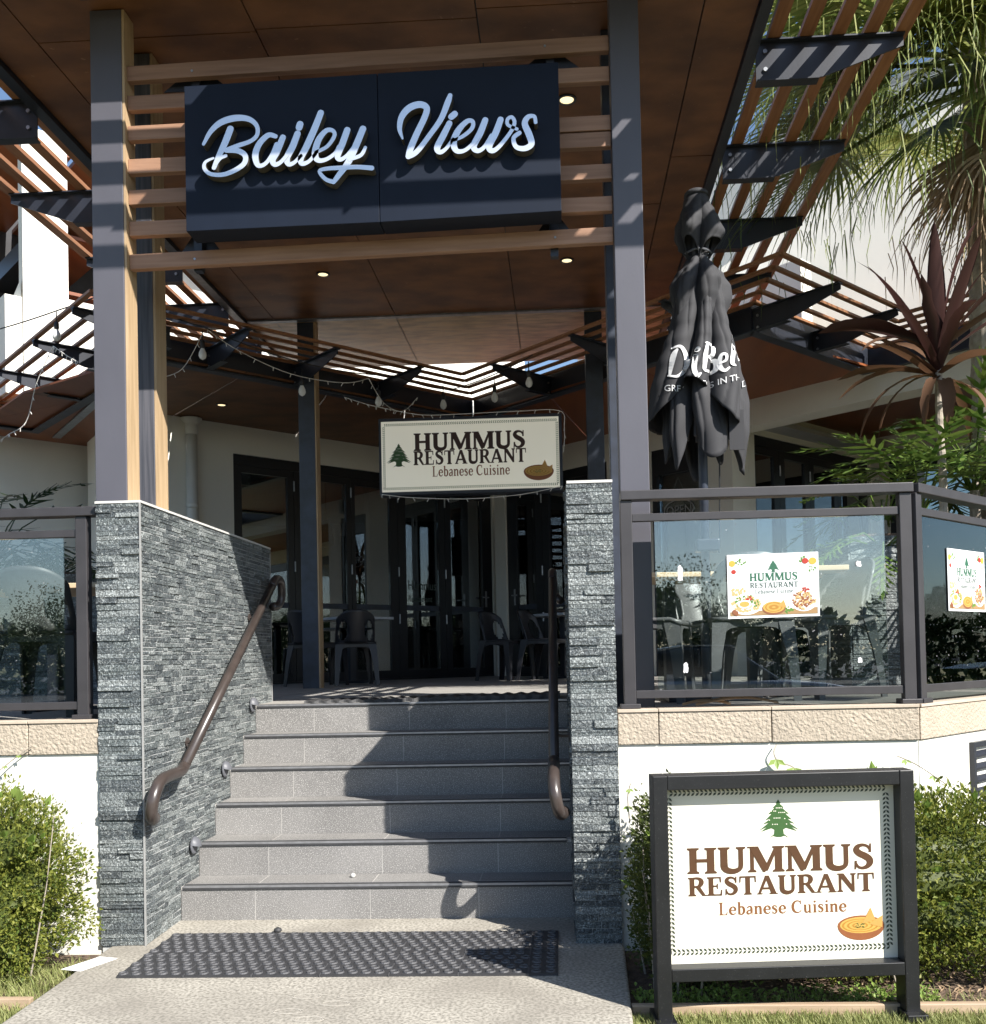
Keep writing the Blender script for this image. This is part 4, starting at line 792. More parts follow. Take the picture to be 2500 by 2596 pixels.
# door leaves: (x start, x end) glass lights along a facade, frame stiles between
def door_run(fn, us, xs, par, q0=-.075, handle=None, head=DT, label=None):
    """xs: list of (u0,u1) glazed lights; stiles fill the rest"""
    fbox(fn, 'door_head', 'frame', par, us[0], us[1], -.12, -.02, head-.115, head)
    fbox(fn, 'door_sill', 'frame', par, us[0], us[1], -.12, -.02, DZ-.01, DZ+.018)
    for i, (a, b) in enumerate(xs):
        l = a-.06 if i else us[0]; r = b+.06 if i < len(xs)-1 else us[1]
        pr = xs[i-1][1] if i else us[0]; nx = xs[i+1][0] if i < len(xs)-1 else us[1]
        l = us[0] if i == 0 else (pr+a)/2+.003; r = us[1] if i == len(xs)-1 else (nx+b)/2-.003
        m = MB()
        def hb(u0, u1, z0, z1): m.hexa([fn(u0, -.03, z0), fn(u1, -.03, z0), fn(u1, -.08, z0), fn(u0, -.08, z0), fn(u0, -.03, z1), fn(u1, -.03, z1), fn(u1, -.08, z1), fn(u0, -.08, z1)])
        hb(l, a, DZ+.019, head-.116); hb(b, r, DZ+.019, head-.116); hb(a, b, DZ+.019, DZ+.12); hb(a, b, head-.20, head-.116)
        d = m.build('door_leaf', 'frame', par)
        fbox(fn, 'pane', 'doorglass', d, a, b, -.058, -.052, DZ+.12, head-.20)
        g = fbox(fn, 'glazing_bar', 'bluemetal', d, a, b, -.062, -.045, 1.925, 1.992)
        if handle and i in handle:
            s = handle[i]; u = (a-.05) if s < 0 else (b+.05); k = MB()
            k.hexa([fn(u-.014, -.022, 1.99), fn(u+.014, -.022, 1.99), fn(u+.014, -.03, 1.99), fn(u-.014, -.03, 1.99), fn(u-.014, -.022, 2.21), fn(u+.014, -.022, 2.21), fn(u+.014, -.03, 2.21), fn(u-.014, -.03, 2.21)])
            k.tube([fn(u, -.02, 2.12), fn(u, .03, 2.12), fn(u-s*.10, .03, 2.12)], .009, 8); k.build('handle', 'steel', d)
    # hinges
    h = MB()
    for (a, b), (c, d2) in zip(xs, xs[1:]):
        for z in (1.75, 2.36, 3.32): h.tube([fn((b+c)/2, -.02, z), fn((b+c)/2, -.02, z+.12)], .010, 8)
    h.build('hinges', 'steel', par)
dl = fbox(fL, 'door_frame', 'frame', bd, uL(-1.733), uL(-1.70), -.12, -.015, DZ, DT)
door_run(fL, (uL(-1.699), uL(1.018)), [(uL(-1.655), uL(-1.238)), (uL(-1.122), uL(-.66)), (uL(-.573), uL(-.201)), (uL(-.024), uL(.359)), (uL(.505), uL(.899))], bd, handle={4: 1})
door_run(fR, (uR(1.218), uR(2.55)), [(uR(1.348), uR(1.616)), (uR(1.795), uR(2.09)), (uR(2.20), uR(2.48))], bd, handle={0: -1})
fbox(fR, 'wall', 'render', bd, uR(1.2155), uR(3.05), -.2, -.0005, DT+.002, HT-.001)
fbox(fR, 'wall', 'render', bd, uR(2.552), uR(3.0495), -.2, -.001, DZ-.1, DT+.001)
# right facade: dark window with the neon sign, wall pier, then open beam
fbox(fR, 'window_frame', 'frame', bd, uR(3.052), uR(3.10), -.12, -.01, DZ, DT); fbox(fR, 'window_frame', 'frame', bd, uR(3.53), uR(3.578), -.12, -.01, DZ, DT); fbox(fR, 'window_frame', 'frame', bd, uR(3.1001), uR(3.5299), -.12, -.01, DT-.3, DT); fbox(fR, 'window_frame', 'frame', bd, uR(3.1001), uR(3.5299), -.12, -.01, DZ, DZ+.1)
fbox(fR, 'window_pane', 'doorglass', bd, uR(3.1001), uR(3.5299), -.07, -.06, DZ+.1, DT-.3)
fbox(fR, 'wall', 'render', bd, uR(3.051), uR(3.5785), -.2, -.0005, DT+.001, HT)
fbox(fR, 'wall', 'render', bd, uR(3.579), uR(3.854), -.22, 0, DZ-.1, 3.715)
fbox(fR, 'beam', 'render', bd, uR(3.579), uR(11), -.29, 0, 3.7155, HT+.04)
# recess: left wall with window, right wall, soffit
fQ, _, _ = frame2((3.854, 5.914, 0), (1, 1)); uQ = lambda x: (x-3.854)*math.sqrt(2); QE = uQ(6.02)
W1_, W2_ = uQ(4.16), uQ(5.985)
fbox(fQ, 'wall', 'render', bd, .31, W1_, -.2, -.0003, DZ-.1, HT+.05); fbox(fQ, 'wall', 'render', bd, .002, .309, -.2, -.0003, DZ-.1, 3.7145)
fbox(fQ, 'wall', 'render', bd, W1_+.0005, QE+.3, -.2, -.0006, 3.735, HT+.05); fbox(fQ, 'wall', 'render', bd, W2_, QE+.3, -.2, -.0004, DZ-.1, 3.7345)
door_run(fQ, (W1_+.001, W2_-.001), [(uQ(4.20), uQ(4.46)), (uQ(4.62), uQ(4.927)), (uQ(5.07), uQ(5.40)), (uQ(5.52), uQ(5.88))], bd, head=3.733)
fT, _, _ = frame2((6.02, 8.08, 0), (1, -1))
fbox(fT, 'wall', 'render', bd, 0, 8, -.2, -.0003, 3.70, HT+.05); fbox(fT, 'wall', 'render', bd, 0, .24, -.2, -.0006, DZ-.1, 3.6995)
fbox(fT, 'window_frame', 'frame', bd, .2405, 8, -.12, -.02, 3.52, 3.6995); fbox(fT, 'window_pane', 'doorglass', bd, .2405, 8, -.08, -.07, DZ, 3.5195); fbox(fT, 'window_frame', 'frame', bd, .2405, .32, -.12, -.0205, DZ, 3.5194)
MB().add([fR(uR(3.7), -.292, HT+.0), fR(uR(11), -.292, HT+.0), fT(8.2, 0, HT+.0), fT(-.05, 0, HT+.0)], [(0, 1, 2, 3)]).build('recess_soffit', 'plyred', bd)
# lower soffits around the court (between awning beam and walls)
def soff(pts, z, m_='plyred', n=1):
    o = MB().prism([(x, y, z) for x, y in pts], (0, 0, .03)).build('soffit_panel', m_, bd); return o
ZS = 4.0
# left wing soffit, split in panels along the facade
FLo = lambda s: V((-3.07+s, 3.60+s*.0, 0))
def soff_strip(a0, a1, b0, b1, n, m_):
    """strip between outer line a0->a1 and inner line b0->b1 cut into n panels with 6 mm joints"""
    a0, a1, b0, b1 = V(a0), V(a1), V(b0), V(b1)
    for i in range(n):
        p, q = i/n+.0012, (i+1)/n-.0012
        MB().prism([(*(a0.lerp(a1, p)).to_2d(), ZS+rnd.uniform(0, .002)), (*(a0.lerp(a1, q)).to_2d(), ZS), (*(b0.lerp(b1, q)).to_2d(), ZS), (*(b0.lerp(b1, p)).to_2d(), ZS)], (0, 0, .02)).build('soffit_panel', m_, bd)
soff_strip((-1.60, 3.50), (1.0, 6.10), (-3.3, 4.53), (1.0, 8.83), 4, 'ply')
soff_strip((1.003, 6.10), (3.57, 3.50), (1.003, 8.80), (5.05, 4.72), 3, 'plyred')
soff_strip((-1.603, 3.50), (-4.4, 6.3), (-3.303, 4.53), (-5.4, 6.63), 2, 'plyred')
MB().prism([(-3.31, 4.55, ZS+.004), (-5.41, 6.65, ZS+.004), (-3.3, 8.2, ZS+.004), (-2.3, 5.56, ZS+.004)], (0, 0, .02)).build('soffit_panel', 'plyred', bd)
MB().bar((-1.62, 3.52, ZS-.008), (-3.95, 6.4, ZS-.008), .09, .014).build('soffit_joint_cover', 'steel', bd)
dlx = [(-1.55, 5.2), (3.2, 5.6)]
for x, y in dlx:
    q = MB().lathe((x, y, ZS-.001), [(.06, 0), (.06, -.008), (.045, -.01), (.04, -.003)], 18).build('downlight', 'blackmetal', bd); MB().lathe((x, y, ZS-.0046), [(.039, 0), (.039, -.003)], 18).build('lens', 'lamp', q)
# rooms behind the glass
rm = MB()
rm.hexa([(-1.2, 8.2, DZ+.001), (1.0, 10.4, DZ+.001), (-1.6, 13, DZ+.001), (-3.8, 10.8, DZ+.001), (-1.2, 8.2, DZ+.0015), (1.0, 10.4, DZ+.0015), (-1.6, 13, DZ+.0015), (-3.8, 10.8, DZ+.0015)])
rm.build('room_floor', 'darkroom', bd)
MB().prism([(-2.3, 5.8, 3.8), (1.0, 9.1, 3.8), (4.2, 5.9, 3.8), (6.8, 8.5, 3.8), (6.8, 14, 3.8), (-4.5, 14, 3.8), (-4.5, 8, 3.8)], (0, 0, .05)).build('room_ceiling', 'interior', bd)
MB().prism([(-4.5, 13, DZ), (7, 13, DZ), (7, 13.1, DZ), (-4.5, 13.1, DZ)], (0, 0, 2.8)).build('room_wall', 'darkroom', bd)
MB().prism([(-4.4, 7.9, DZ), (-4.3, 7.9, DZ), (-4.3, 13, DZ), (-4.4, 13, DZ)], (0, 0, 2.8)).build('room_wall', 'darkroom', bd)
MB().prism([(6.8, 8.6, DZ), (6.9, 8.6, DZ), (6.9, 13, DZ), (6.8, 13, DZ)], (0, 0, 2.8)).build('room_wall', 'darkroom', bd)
# white pillar seen inside the left doors
MB().prism([(-.62, 8.35, DZ+.1), (-.2, 8.77, DZ+.1), (-.3, 8.87, DZ+.1), (-.72, 8.45, DZ+.1)], (0, 0, 2.7)).build('room_wall', 'interior', bd)
ol = MB(); ol.prism([(-.36, 8.60, 1.33), (-.28, 8.68, 1.33), (-.285, 8.685, 1.33), (-.365, 8.605, 1.33)], (0, 0, .05)); ol.build('power_outlet', 'whiteplastic', bd)
# downpipe
dp = thing('downpipe', (-2.07, 5.70, DZ), 'pale painted downpipe on the white wall behind the left columns', 'downpipe')
m = MB(); m.tube([(-2.065, 5.70, DZ), (-2.065, 5.70, 3.99)], .062, 16); m.build('pipe', 'downpipe', dp, smooth=True)
m = MB(); m.lathe((-2.065, 5.70, 3.93), [(.066, -.12), (.068, -.02), (.066, .0), (.10, .03), (.115, .05), (.115, .06)], 18); m.lathe((-2.065, 5.70, 3.0), [(.066, -.01), (.066, .06)], 16); m.build('collar', 'downpipe', dp, smooth=True)
# upper storey: left block (sunlit) and right block (shade side)
ul = thing('upper_storey', (-4, 6, 4.2), 'sunlit white upper wall above the left terrace with brown eaves', 'building', None)
fU, _, _ = frame2((-5.0, 4.0, 0), (1, 1)); uU = lambda x: (x+5.0)*math.sqrt(2)
fbox(fU, 'wall', 'render', ul, uU(-3.715), uU(-3.385), -.14, 0, 4.2, 7.12)
fbox(fU, 'wall', 'render', ul, uU(-3.3845), uU(-2.0), -.2, -.0005, 4.2, 5.33)
fbox(fU, 'wall', 'greyrender', ul, uU(-1.999), uU(1.5), -.2, -.0008, 4.2, 5.05)
fbox(fU, 'wall', 'render', ul, uU(-2.25), uU(2.4), -1.6, -1.4, 4.1, 8.0)
fbox(fU, 'wall', 'darkroom', ul, uU(-3.384), uU(-2.26), -3.2, -3.0, 4.2, 7.6)
MB().prism([(-3.73, 5.29, 4.2), (-3.85, 5.17, 4.2), (-5.2, 6.5, 4.2), (-5.08, 6.62, 4.2)], (0, 0, 1.05)).build('parapet', 'render', ul)
MB().add([(-3.735, 5.28, 4.2), (-5.2, 6.74, 4.2), (-5.2, 6.74, 4.6), (-3.735, 5.28, 5.45)], [(0, 1, 2, 3)]).build('raked_parapet', 'render', ul)
for i in range(5):
    a = i*.9
    MB().prism([(-4.4+a, 5.2+a, 7.13), (-3.55+a, 6.05+a, 7.13), (-6.2+a, 8.7+a, 7.13), (-7.05+a, 7.85+a, 7.13)], (0, 0, .05)).build('eaves_panel', 'plyred', ul)
for i, z in enumerate((4.9, 5.6, 6.3)):
    MB().prism([(-4.0, 6.2, z), (-3.8, 6.4, z), (-7.5, 10.1, z), (-7.7, 9.9, z)], (0, 0, .22)).build('eaves_beam', 'blackmetal', ul)
    MB().prism([(-4.2, 6.6, z+.25), (-3.6, 7.2, z+.25), (-7.0, 10.6, z+.25), (-7.6, 10.0, z+.25)], (0, 0, .04)).build('eaves_panel', 'plyred', ul)
m = MB(); m.prism([(-4.55, 4.5, 7.4), (-3.9, 5.15, 7.35), (-6.5, 9.5, 8.4), (-7.5, 8.5, 8.4)], (0, 0, .02)); m.build('translucent_roof', 'roofsheet', ul)
ur = thing('upper_storey', (5, 5, 4.2), 'shaded pale upper wall with raked top behind the right timber slats', 'building', None)
fbox(fR, 'wall', 'render', ur, uR(2.2), uR(4.47), -.25, -.05, HT+.05, 5.35)
fW, dW, nW = frame2((2.6, 7.25, 0), (1, -.55)); uW = lambda x: (x-2.6)*math.hypot(1, .55)
MB().prism([fW(uW(2.9), 0, HT+.06), fW(uW(11), 0, HT+.06), fW(uW(11), 0, 9.47), fW(uW(4.675), 0, 6.165), fW(uW(3.9), 0, 5.75)], nW*-.2).build('raked_parapet', 'render', ur)
fbox(fR, 'wall', 'render', ur, uR(2.2), uR(9), -1.9, -1.6, HT+.1, 7.6)
fbox(fR, 'window_frame', 'frame', ur, uR(5.2), uR(6.6), -1.6, -1.56, 6.1, 6.9); fbox(fR, 'window_pane', 'doorglass', ur, uR(5.25), uR(6.55), -1.5599, -1.55, 6.15, 6.85)
for i, (q0, q1, z) in enumerate(((-2.4, -1.61, 7.62),)):
    fbox(fR, 'eaves_board', 'greyrender', ur, uR(2.0), uR(11), q0, q1, z, z+.1)
fbox(fR, 'eaves_soffit', 'plyred', ur, uR(2.0), uR(11), -3.4, -1.61, 7.5, 7.55)

# ================================================================== COURT AWNINGS
ZA = 4.15
def awning(label, runs, zt=ZA):
    """runs: list of (tip start, tip end, mitre0, mitre1, bracket fractions); slats parallel to the tip line stepping inwards (to the wall side)"""
    t = thing('slatted_awning', (*runs[0][0], ZA), label, 'awning', 'slatted awnings around the court')
    for a, b, inn, m0, m1, br in runs:
        a = V((*a, 0)); b = V((*b, 0)); d = (b-a).normalized(); n = V((*inn, 0)).normalized(); L = (b-a).length
        for k in range(5):
            o = SL*k+.025
            p = a+n*o+d*(m0*o); q = b+n*o+d*(m1*o)
            MB().bar((p.x, p.y, zt+.03), (q.x, q.y, zt+.03), .042, .022).build('slat', 'awnslat', t)
        o = .80
        p = a+n*o+d*(m0*o); q = b+n*o+d*(m1*o); p2 = a+n*(o+.07)+d*(m0*(o+.07)); q2 = b+n*(o+.07)+d*(m1*(o+.07))
        MB().hexa([(p.x, p.y, zt-.17), (q.x, q.y, zt-.17), (q2.x, q2.y, zt-.17), (p2.x, p2.y, zt-.17), (p.x, p.y, zt+.06), (q.x, q.y, zt+.06), (q2.x, q2.y, zt+.06), (p2.x, p2.y, zt+.06)]).build('edge_beam', 'blackmetal', t)
        f1 = a+n*(o-.03)+d*(m0*(o-.03)); f2 = b+n*(o-.03)+d*(m1*(o-.03))
        MB().hexa([(f1.x, f1.y, zt-.182), (f2.x, f2.y, zt-.182), (q2.x, q2.y, zt-.182), (p2.x, p2.y, zt-.182), (f1.x, f1.y, zt-.1705), (f2.x, f2.y, zt-.1705), (q2.x, q2.y, zt-.1705), (p2.x, p2.y, zt-.1705)]).build('beam_flange', 'bluemetal', t)
        for f in br:
            r0 = a+d*(L*f)+n*.799
            bracket(t, (r0.x, r0.y), (-n.x, -n.y), L=.80, z=zt-.004, h0=.165, h1=.045)
    return t
q2 = .70710678
TLc, TV, TRc, TV2, TV3 = (-1.60, 2.42), (1.0, 5.0), (3.60, 2.24), (4.98, 3.62), (-4.0, 4.85)
# inner-corner mitre: slats shorten/lengthen by tan(45)=1 along d
awning('left court awning of five brown slats meeting at the inner corner', [(TLc, TV, (-q2, q2), 1, 1, (.13, .36, .60, .86)), (TLc, TV3, (q2, q2), 1, 1, (.12, .42, .75))])
awning('right court awning of five brown slats bending around the outer corner', [(TV, TRc, (q2, q2), -1, -1, (.13, .42, .70)), (TRc, TV2, (-q2, q2), 1, 1, (.42, .90)), (TV2, (8.5, .10), (q2, q2), -1, 0, (.2, .5, .8))])
awning('far left awning running out of the photo', [(TV3, (-7.5, 1.35), (-q2, q2), -1, 0, (.2, .5))])
# ================================================================== UMBRELLA
UX, UY = 2.765, .66
um = thing('cafe_umbrella', (UX, UY, DZ), 'folded charcoal cafe umbrella with white lettering standing on the right terrace', 'umbrella')
m = MB(); m.tube([(UX, UY, DZ+.02), (UX, UY, 3.86)], .026, 14); m.build('pole', 'bluemetal', um, smooth=True)
m = MB(); m.tube([(UX, UY, DZ+.02), (UX, UY, 1.46)], .036, 14); m.build('pole_sleeve', 'greyplastic', um, smooth=True)
m = MB(); m.box(UX-.25, UX+.25, UY-.25, UY+.25, DZ+.001, DZ+.04); m.build('base_plate', 'blackmetal', um, bevel=.006)
q = random.Random(21)
def crease(th, n, p, sharp=.55):
    """pleat profile: rounded outward lobes with sharp inward creases, 0..1"""
    return abs(math.cos(n*th/2+p))**sharp
def cloth(name, zs, rx, amp, n, ph, twist, hem, nth=192, wob=.0, sharp=.55, m_='canvas', ys=.92):
    rows = len(zs); vs = []; fs = []; qq = random.Random(len(name)*7+n)
    la = [qq.uniform(.72, 1.18) for _ in range(n*2)]; lp = [qq.uniform(0, 6.28) for _ in range(n*2)]
    for i in range(rows):
        t = i/(rows-1)
        for k in range(nth):
            th = 2*math.pi*k/nth; tt = th+twist*t+.25*math.sin(2.3*th+1.7*t+ph)
            c = crease(tt, n, ph, sharp); li = int(((n*tt/2+ph)/math.pi+.5) % (2*n)); L = la[li % len(la)]
            r = rx[i]*(1-amp[i]*(1-c*(1+(L-1)*min(1, t*2))))
            r *= 1+wob*t*math.sin(7*th+lp[0]+5*t)*.6+wob*math.sin(13*t+3*th+lp[1])*.5
            r *= 1-.10*amp[i]*(1-abs(math.cos(n*1.7*tt+lp[2]+1.5*math.sin(6*t)))**.5)
            z = zs[i]-hem(tt, c, L)*t**4
            vs.append((UX+r*math.cos(th), UY+r*math.sin(th)*ys, z))
    for i in range(rows-1):
        for k in range(nth): fs.append((i*nth+k, (i+1)*nth+k, (i+1)*nth+(k+1) % nth, i*nth+(k+1) % nth))
    mm = MB(); mm.add(vs, fs); o = mm.build(name, m_, um, smooth=True)
    sm_ = o.modifiers.new('thick', 'SOLIDIFY'); sm_.thickness = .003
    return o
def prof(pts, n):
    out = []
    for i in range(n):
        t = i/(n-1)*(len(pts)-1); k = min(int(t), len(pts)-2); u = t-k; u = u*u*(3-2*u); out.append(pts[k]*(1-u)+pts[k+1]*u)
    return out
def lin(a, b, n): return [a+(b-a)*i/(n-1) for i in range(n)]
MB().lathe((UX, UY, 3.875), [(.07, 0), (.066, .02), (.05, .032), (.02, .038)], 20).build('finial_cap', 'canvas', um, smooth=True)
# vent hood on top, four drooping corners
hood = cloth('top_hood', lin(3.895, 3.60, 30), prof([.058, .078, .108, .145, .160, .138], 30), prof([.02, .08, .22, .36, .48, .55], 30), 4, .9, .15, lambda th, c, L: .02+.10*(1-c)-.03*L, wob=.05, sharp=.8)
# upper tier: gathered by the strap, flaring below it
up = cloth('canopy_upper', lin(3.70, 3.50, 22), prof([.075, .082, .07, .055], 22), prof([.35, .45, .5, .55], 22), 7, .2, .5, lambda th, c, L: 0, wob=.05)
flare = cloth('canopy_flare', lin(3.545, 3.19, 40), prof([.045, .09, .15, .188, .19, .165, .14], 40), prof([.30, .38, .42, .46, .52, .58, .60], 40), 5, 1.9, .55, lambda th, c, L: .16*c*L-.05, wob=.06, sharp=.7)
lowc = cloth('canopy_cloth', lin(3.53, 2.72, 80), prof([.055, .105, .140, .165, .195, .23, .265, .295, .315], 80), prof([.40, .50, .52, .52, .52, .52, .52, .54, .58], 80), 6, .35, .75, lambda th, c, L: .26*(L-.9)+.12*math.sin(2*th+1)+.06*c, nth=300, wob=.05, sharp=.5)
inner = cloth('canopy_underlayer', lin(3.1, 2.52, 50), prof([.07, .12, .17, .215, .245, .25, .225], 50), prof([.3, .42, .5, .54, .56, .58, .62], 50), 6, 2.2, -.5, lambda th, c, L: .30*c**2*L-.10, nth=240, wob=.05, sharp=.5)
m = MB(); m.tube([(UX+.075*math.cos(a), UY+.07*math.sin(a), 3.55+.004*math.sin(3*a)) for a in [2*math.pi*k/24 for k in range(25)]], .006, 6); m.build('tie_strap', 'greyplastic', um)
m = MB(); m.box(UX+.125, UX+.205, UY-.155, UY-.147, 2.40, 2.62); m.build('hem_pocket', 'canvas', um)
# canopy ribs and cord
m = MB()
for k in range(8):
    a = 2*math.pi*k/8+.2; m.tube([(UX+.03*math.cos(a), UY+.03*math.sin(a), 3.7), (UX+.09*math.cos(a), UY+.09*math.sin(a), 2.5)], .008, 6)
m.build('ribs', 'greyplastic', um)
m = MB(); m.tube([(UX+.09, UY-.05, 2.6), (UX+.075, UY-.045, 1.9), (UX+.07, UY-.04, 1.85)], .004, 6); m.build('crank_cord', 'cord', um)
m = MB(); m.box(UX-.055, UX+.075, UY-.06, UY+.05, 1.86, 1.93); m.build('crank_box', 'blackmetal', um, bevel=.01)
# lettering draped on the cloth
def bvh(o):
    me = o.data; return BVHTree.FromPolygons([o.parent.location+v.co for v in me.vertices], [tuple(p.vertices) for p in me.polygons])
bt = bvh(lowc)
def drape(mb_src, name, m_):
    mm = MB(); vs = []
    ok = True
    for p in mb_src.v:
        h = bt.ray_cast(V((p.x, UY-2, p.z)), V((0, 1, 0)))
        vs.append(V((p.x, h[0].y-.006, p.z)) if h[0] is not None else None)
    fs = [f for f in mb_src.f if all(vs[i] is not None for i in f) and max(vs[i].y for i in f)-min(vs[i].y for i in f) < .22]
    mm.v = [v if v is not None else V((UX, UY, 3)) for v in vs]; mm.f = fs; mm.m = [0]*len(fs)
    if fs: mm.build(name, m_, um, kind='stuff')
def du(x): return UX-.215+x*.435
def sm(pts, w_): return [(du(x), 2.63+z*.47, ww*.45) for (x, z), ww in zip(pts, w_)]
src = MB()
def addst(pts, ws):
    Lf, Rg = stroke2d(sm(pts, ws), 14, True, True); n = len(Lf)
    src.add([(x, 0, z) for x, z in Lf]+[(x, 0, z) for x, z in Rg], [(i, n+i, n+i+1, i+1) for i in range(n-1)])
# D i B e l l a in an italic hand, dipping along the hem
addst([(.05, .40), (.10, .62), (.15, .70)], [.03, .07, .03]); addst([(.03, .40), (.14, .385), (.24, .46), (.27, .60), (.2, .73), (.09, .73)], [.02, .03, .05, .065, .04, .02])
addst([(.36, .58), (.33, .42), (.36, .33), (.41, .36)], [.06, .06, .05, .02]); addst([(.385, .655), (.395, .665)], [.06, .06])
addst([(.52, .74), (.48, .56), (.46, .42)], [.03, .06, .05]); addst([(.50, .74), (.60, .72), (.59, .62), (.52, .575)], [.02, .05, .05, .02]); addst([(.52, .575), (.62, .54), (.61, .43), (.47, .40)], [.02, .06, .06, .02])
addst([(.66, .50), (.74, .53), (.75, .60), (.69, .60), (.66, .48), (.71, .40), (.78, .44)], [.02, .03, .035, .04, .06, .04, .02])
addst([(.90, .92), (.84, .62), (.82, .50), (.86, .47)], [.055, .055, .05, .02])
addst([(1.0, .80), (.93, .74), (.96, .66), (1.02, .68)], [.03, .07, .05, .02])
addst([(1.13, .78), (1.10, .52), (1.09, .40), (1.14, .38)], [.07, .07, .06, .02])
drape(src, 'umbrella_lettering', 'canvasprint')
def tline(s, x0, z0, size, curve):
    vs, fs = fonttext(s, size); mm = MB(); mm.add([(x0+x, 0, z0+y+curve*(x*x-.25*x)) for x, y in vs], fs)
    bm = bmesh.new(); me = bpy.data.meshes.new('t'); me.from_pydata([tuple(v) for v in mm.v], [], mm.f); bm.from_mesh(me); bmesh.ops.triangulate(bm, faces=bm.faces)
    bmesh.ops.subdivide_edges(bm, edges=[e for e in bm.edges if e.calc_length() > .02], cuts=2)
    bmesh.ops.triangulate(bm, faces=bm.faces)
    bm.verts.ensure_lookup_table(); out = MB(); out.v = [v.co.copy() for v in bm.verts]; out.f = [tuple(v.index for v in f.verts) for f in bm.faces]; out.m = [0]*len(out.f); bm.free(); bpy.data.meshes.remove(me); return out
drape(tline('GREATNESS IN THE DETAIL', UX-.225, 2.735, .050, .5), 'umbrella_lettering', 'canvasprint')

# ================================================================== FURNITURE
def make_chair(name, m_):
    t = thing(name, (0, 0, 0), None, 'chair'); sh = .455
    # seat faces -Y at the front; back at +Y
    m = MB(); n = 8; vs = []
    for j in range(n+1):
        for i in range(n+1):
            x = (i/n-.5)*(.44 if j < 3 else .43); y = (j/n-.5)*.43; z = sh-.018*(1-(2*abs(i/n-.5))**2)*(1-(2*abs(j/n-.5))**2)-(.02 if j == 0 else 0)
            vs.append((x, y, z))
    m.add(vs, [(j*(n+1)+i, j*(n+1)+i+1, (j+1)*(n+1)+i+1, (j+1)*(n+1)+i) for j in range(n) for i in range(n)])
    m.add([(x, y, z-.022) for x, y, z in vs], [(j*(n+1)+i, (j+1)*(n+1)+i, (j+1)*(n+1)+i+1, j*(n+1)+i+1) for j in range(n) for i in range(n)])
    ring = [i for i in range(n+1)]+[(j)*(n+1)+n for j in range(1, n+1)]+[n*(n+1)+i for i in range(n-1, -1, -1)]+[j*(n+1) for j in range(n-1, 0, -1)]
    N = (n+1)**2; base = len(m.v)-2*N
    m.f += [(base+a, base+N+a, base+N+b, base+b) for a, b in zip(ring, ring[1:]+ring[:1])]; m.m += [0]*len(ring)
    m.build('seat', m_, t, smooth=True)
    # back shell: polar sheet curving round the rear, two cut-outs
    m = MB(); NX, NZ = 28, 14; P = {}
    for k in range(NZ+1):
        for i in range(NX+1):
            u = i/NX*2-1; v = k/NZ
            topz = .345-.09*abs(u)**2.6
            z = sh-.01+v*topz
            ang = u*1.08; rr = .235-.012*v
            x = rr*math.sin(ang)*1.0; y = .02+rr*math.cos(ang)*.92+.10*v
            P[i, k] = (x, y, z)
    def keep(i, k):
        u = (i+.5)/NX*2-1; v = (k+.5)/NZ
        e1 = ((abs(u)-.60)/.235)**2+((v-.40)/.33)**2
        return e1 > 1
    idx = {}; vs = []; fs = []
    def vid(i, k):
        if (i, k) not in idx: idx[i, k] = len(vs); vs.append(P[i, k])
        return idx[i, k]
    for k in range(NZ):
        for i in range(NX):
            if keep(i, k): fs.append((vid(i, k), vid(i+1, k), vid(i+1, k+1), vid(i, k+1)))
    m.add(vs, fs); b = m.build('backrest', m_, t, smooth=True)
    so = b.modifiers.new('thick', 'SOLIDIFY'); so.thickness = .016; so.offset = 0
    # tapered L-section legs
    for sx in (-1, 1):
        for sy in (-1, 1):
            m = MB(); tx, ty = sx*.195, sy*.185; bx_, by_ = sx*.235, sy*(.225 if sy < 0 else .265)
            def w(cx, cy, z, a): return [(cx-sx*a, cy-sy*.0, z), (cx, cy, z), (cx, cy-sy*a, z), (cx-sx*.012, cy-sy*a, z), (cx-sx*.012, cy-sy*.012, z), (cx-sx*a, cy-sy*.012, z)]
            top = w(tx+sx*.02, ty+sy*.02, sh-.012, .085); mid = w((tx+bx_)/2+sx*.012, (ty+by_)/2+sy*.012, sh*.55, .058); bot = w(bx_, by_, 0, .040)
            m.add(top+mid+bot, [(i, (i+1) % 6, 6+(i+1) % 6, 6+i) for i in range(6)]+[(6+i, 6+(i+1) % 6, 12+(i+1) % 6, 12+i) for i in range(6)]+[(12, 13, 14, 15, 16, 17), (5, 4, 3, 2, 1, 0)])
            m.build('leg', m_, t)
    # arched apron
    m = MB()
    for (p, q_) in (((-.2, -.205), (.2, -.205)), ((-.2, .2), (.2, .2)), ((-.205, -.2), (-.205, .2)), ((.205, -.2), (.205, .2))):
        a = V((*p, 0)); d = V((*q_, 0))-a; n_ = 10
        up_e = [a+d*(i/n_)+V((0, 0, sh-.02)) for i in range(n_+1)]; lo = [a+d*(i/n_)+V((0, 0, sh-.055-.11*abs(i/n_*2-1)**5)) for i in range(n_+1)]
        nn = V((d.y, -d.x, 0)).normalized()*.006
        m.add([p_+nn for p_ in up_e]+[p_+nn for p_ in lo]+[p_-nn for p_ in up_e]+[p_-nn for p_ in lo],
              [(i, i+1, n_+2+i, n_+1+i) for i in range(n_)]+[(2*(n_+1)+i, 3*(n_+1)+i, 3*(n_+1)+i+1, 2*(n_+1)+i+1) for i in range(n_)]+[(n_+1+i, n_+2+i, 3*(n_+1)+i+1, 3*(n_+1)+i) for i in range(n_)])
    m.build('apron', m_, t)
    return t
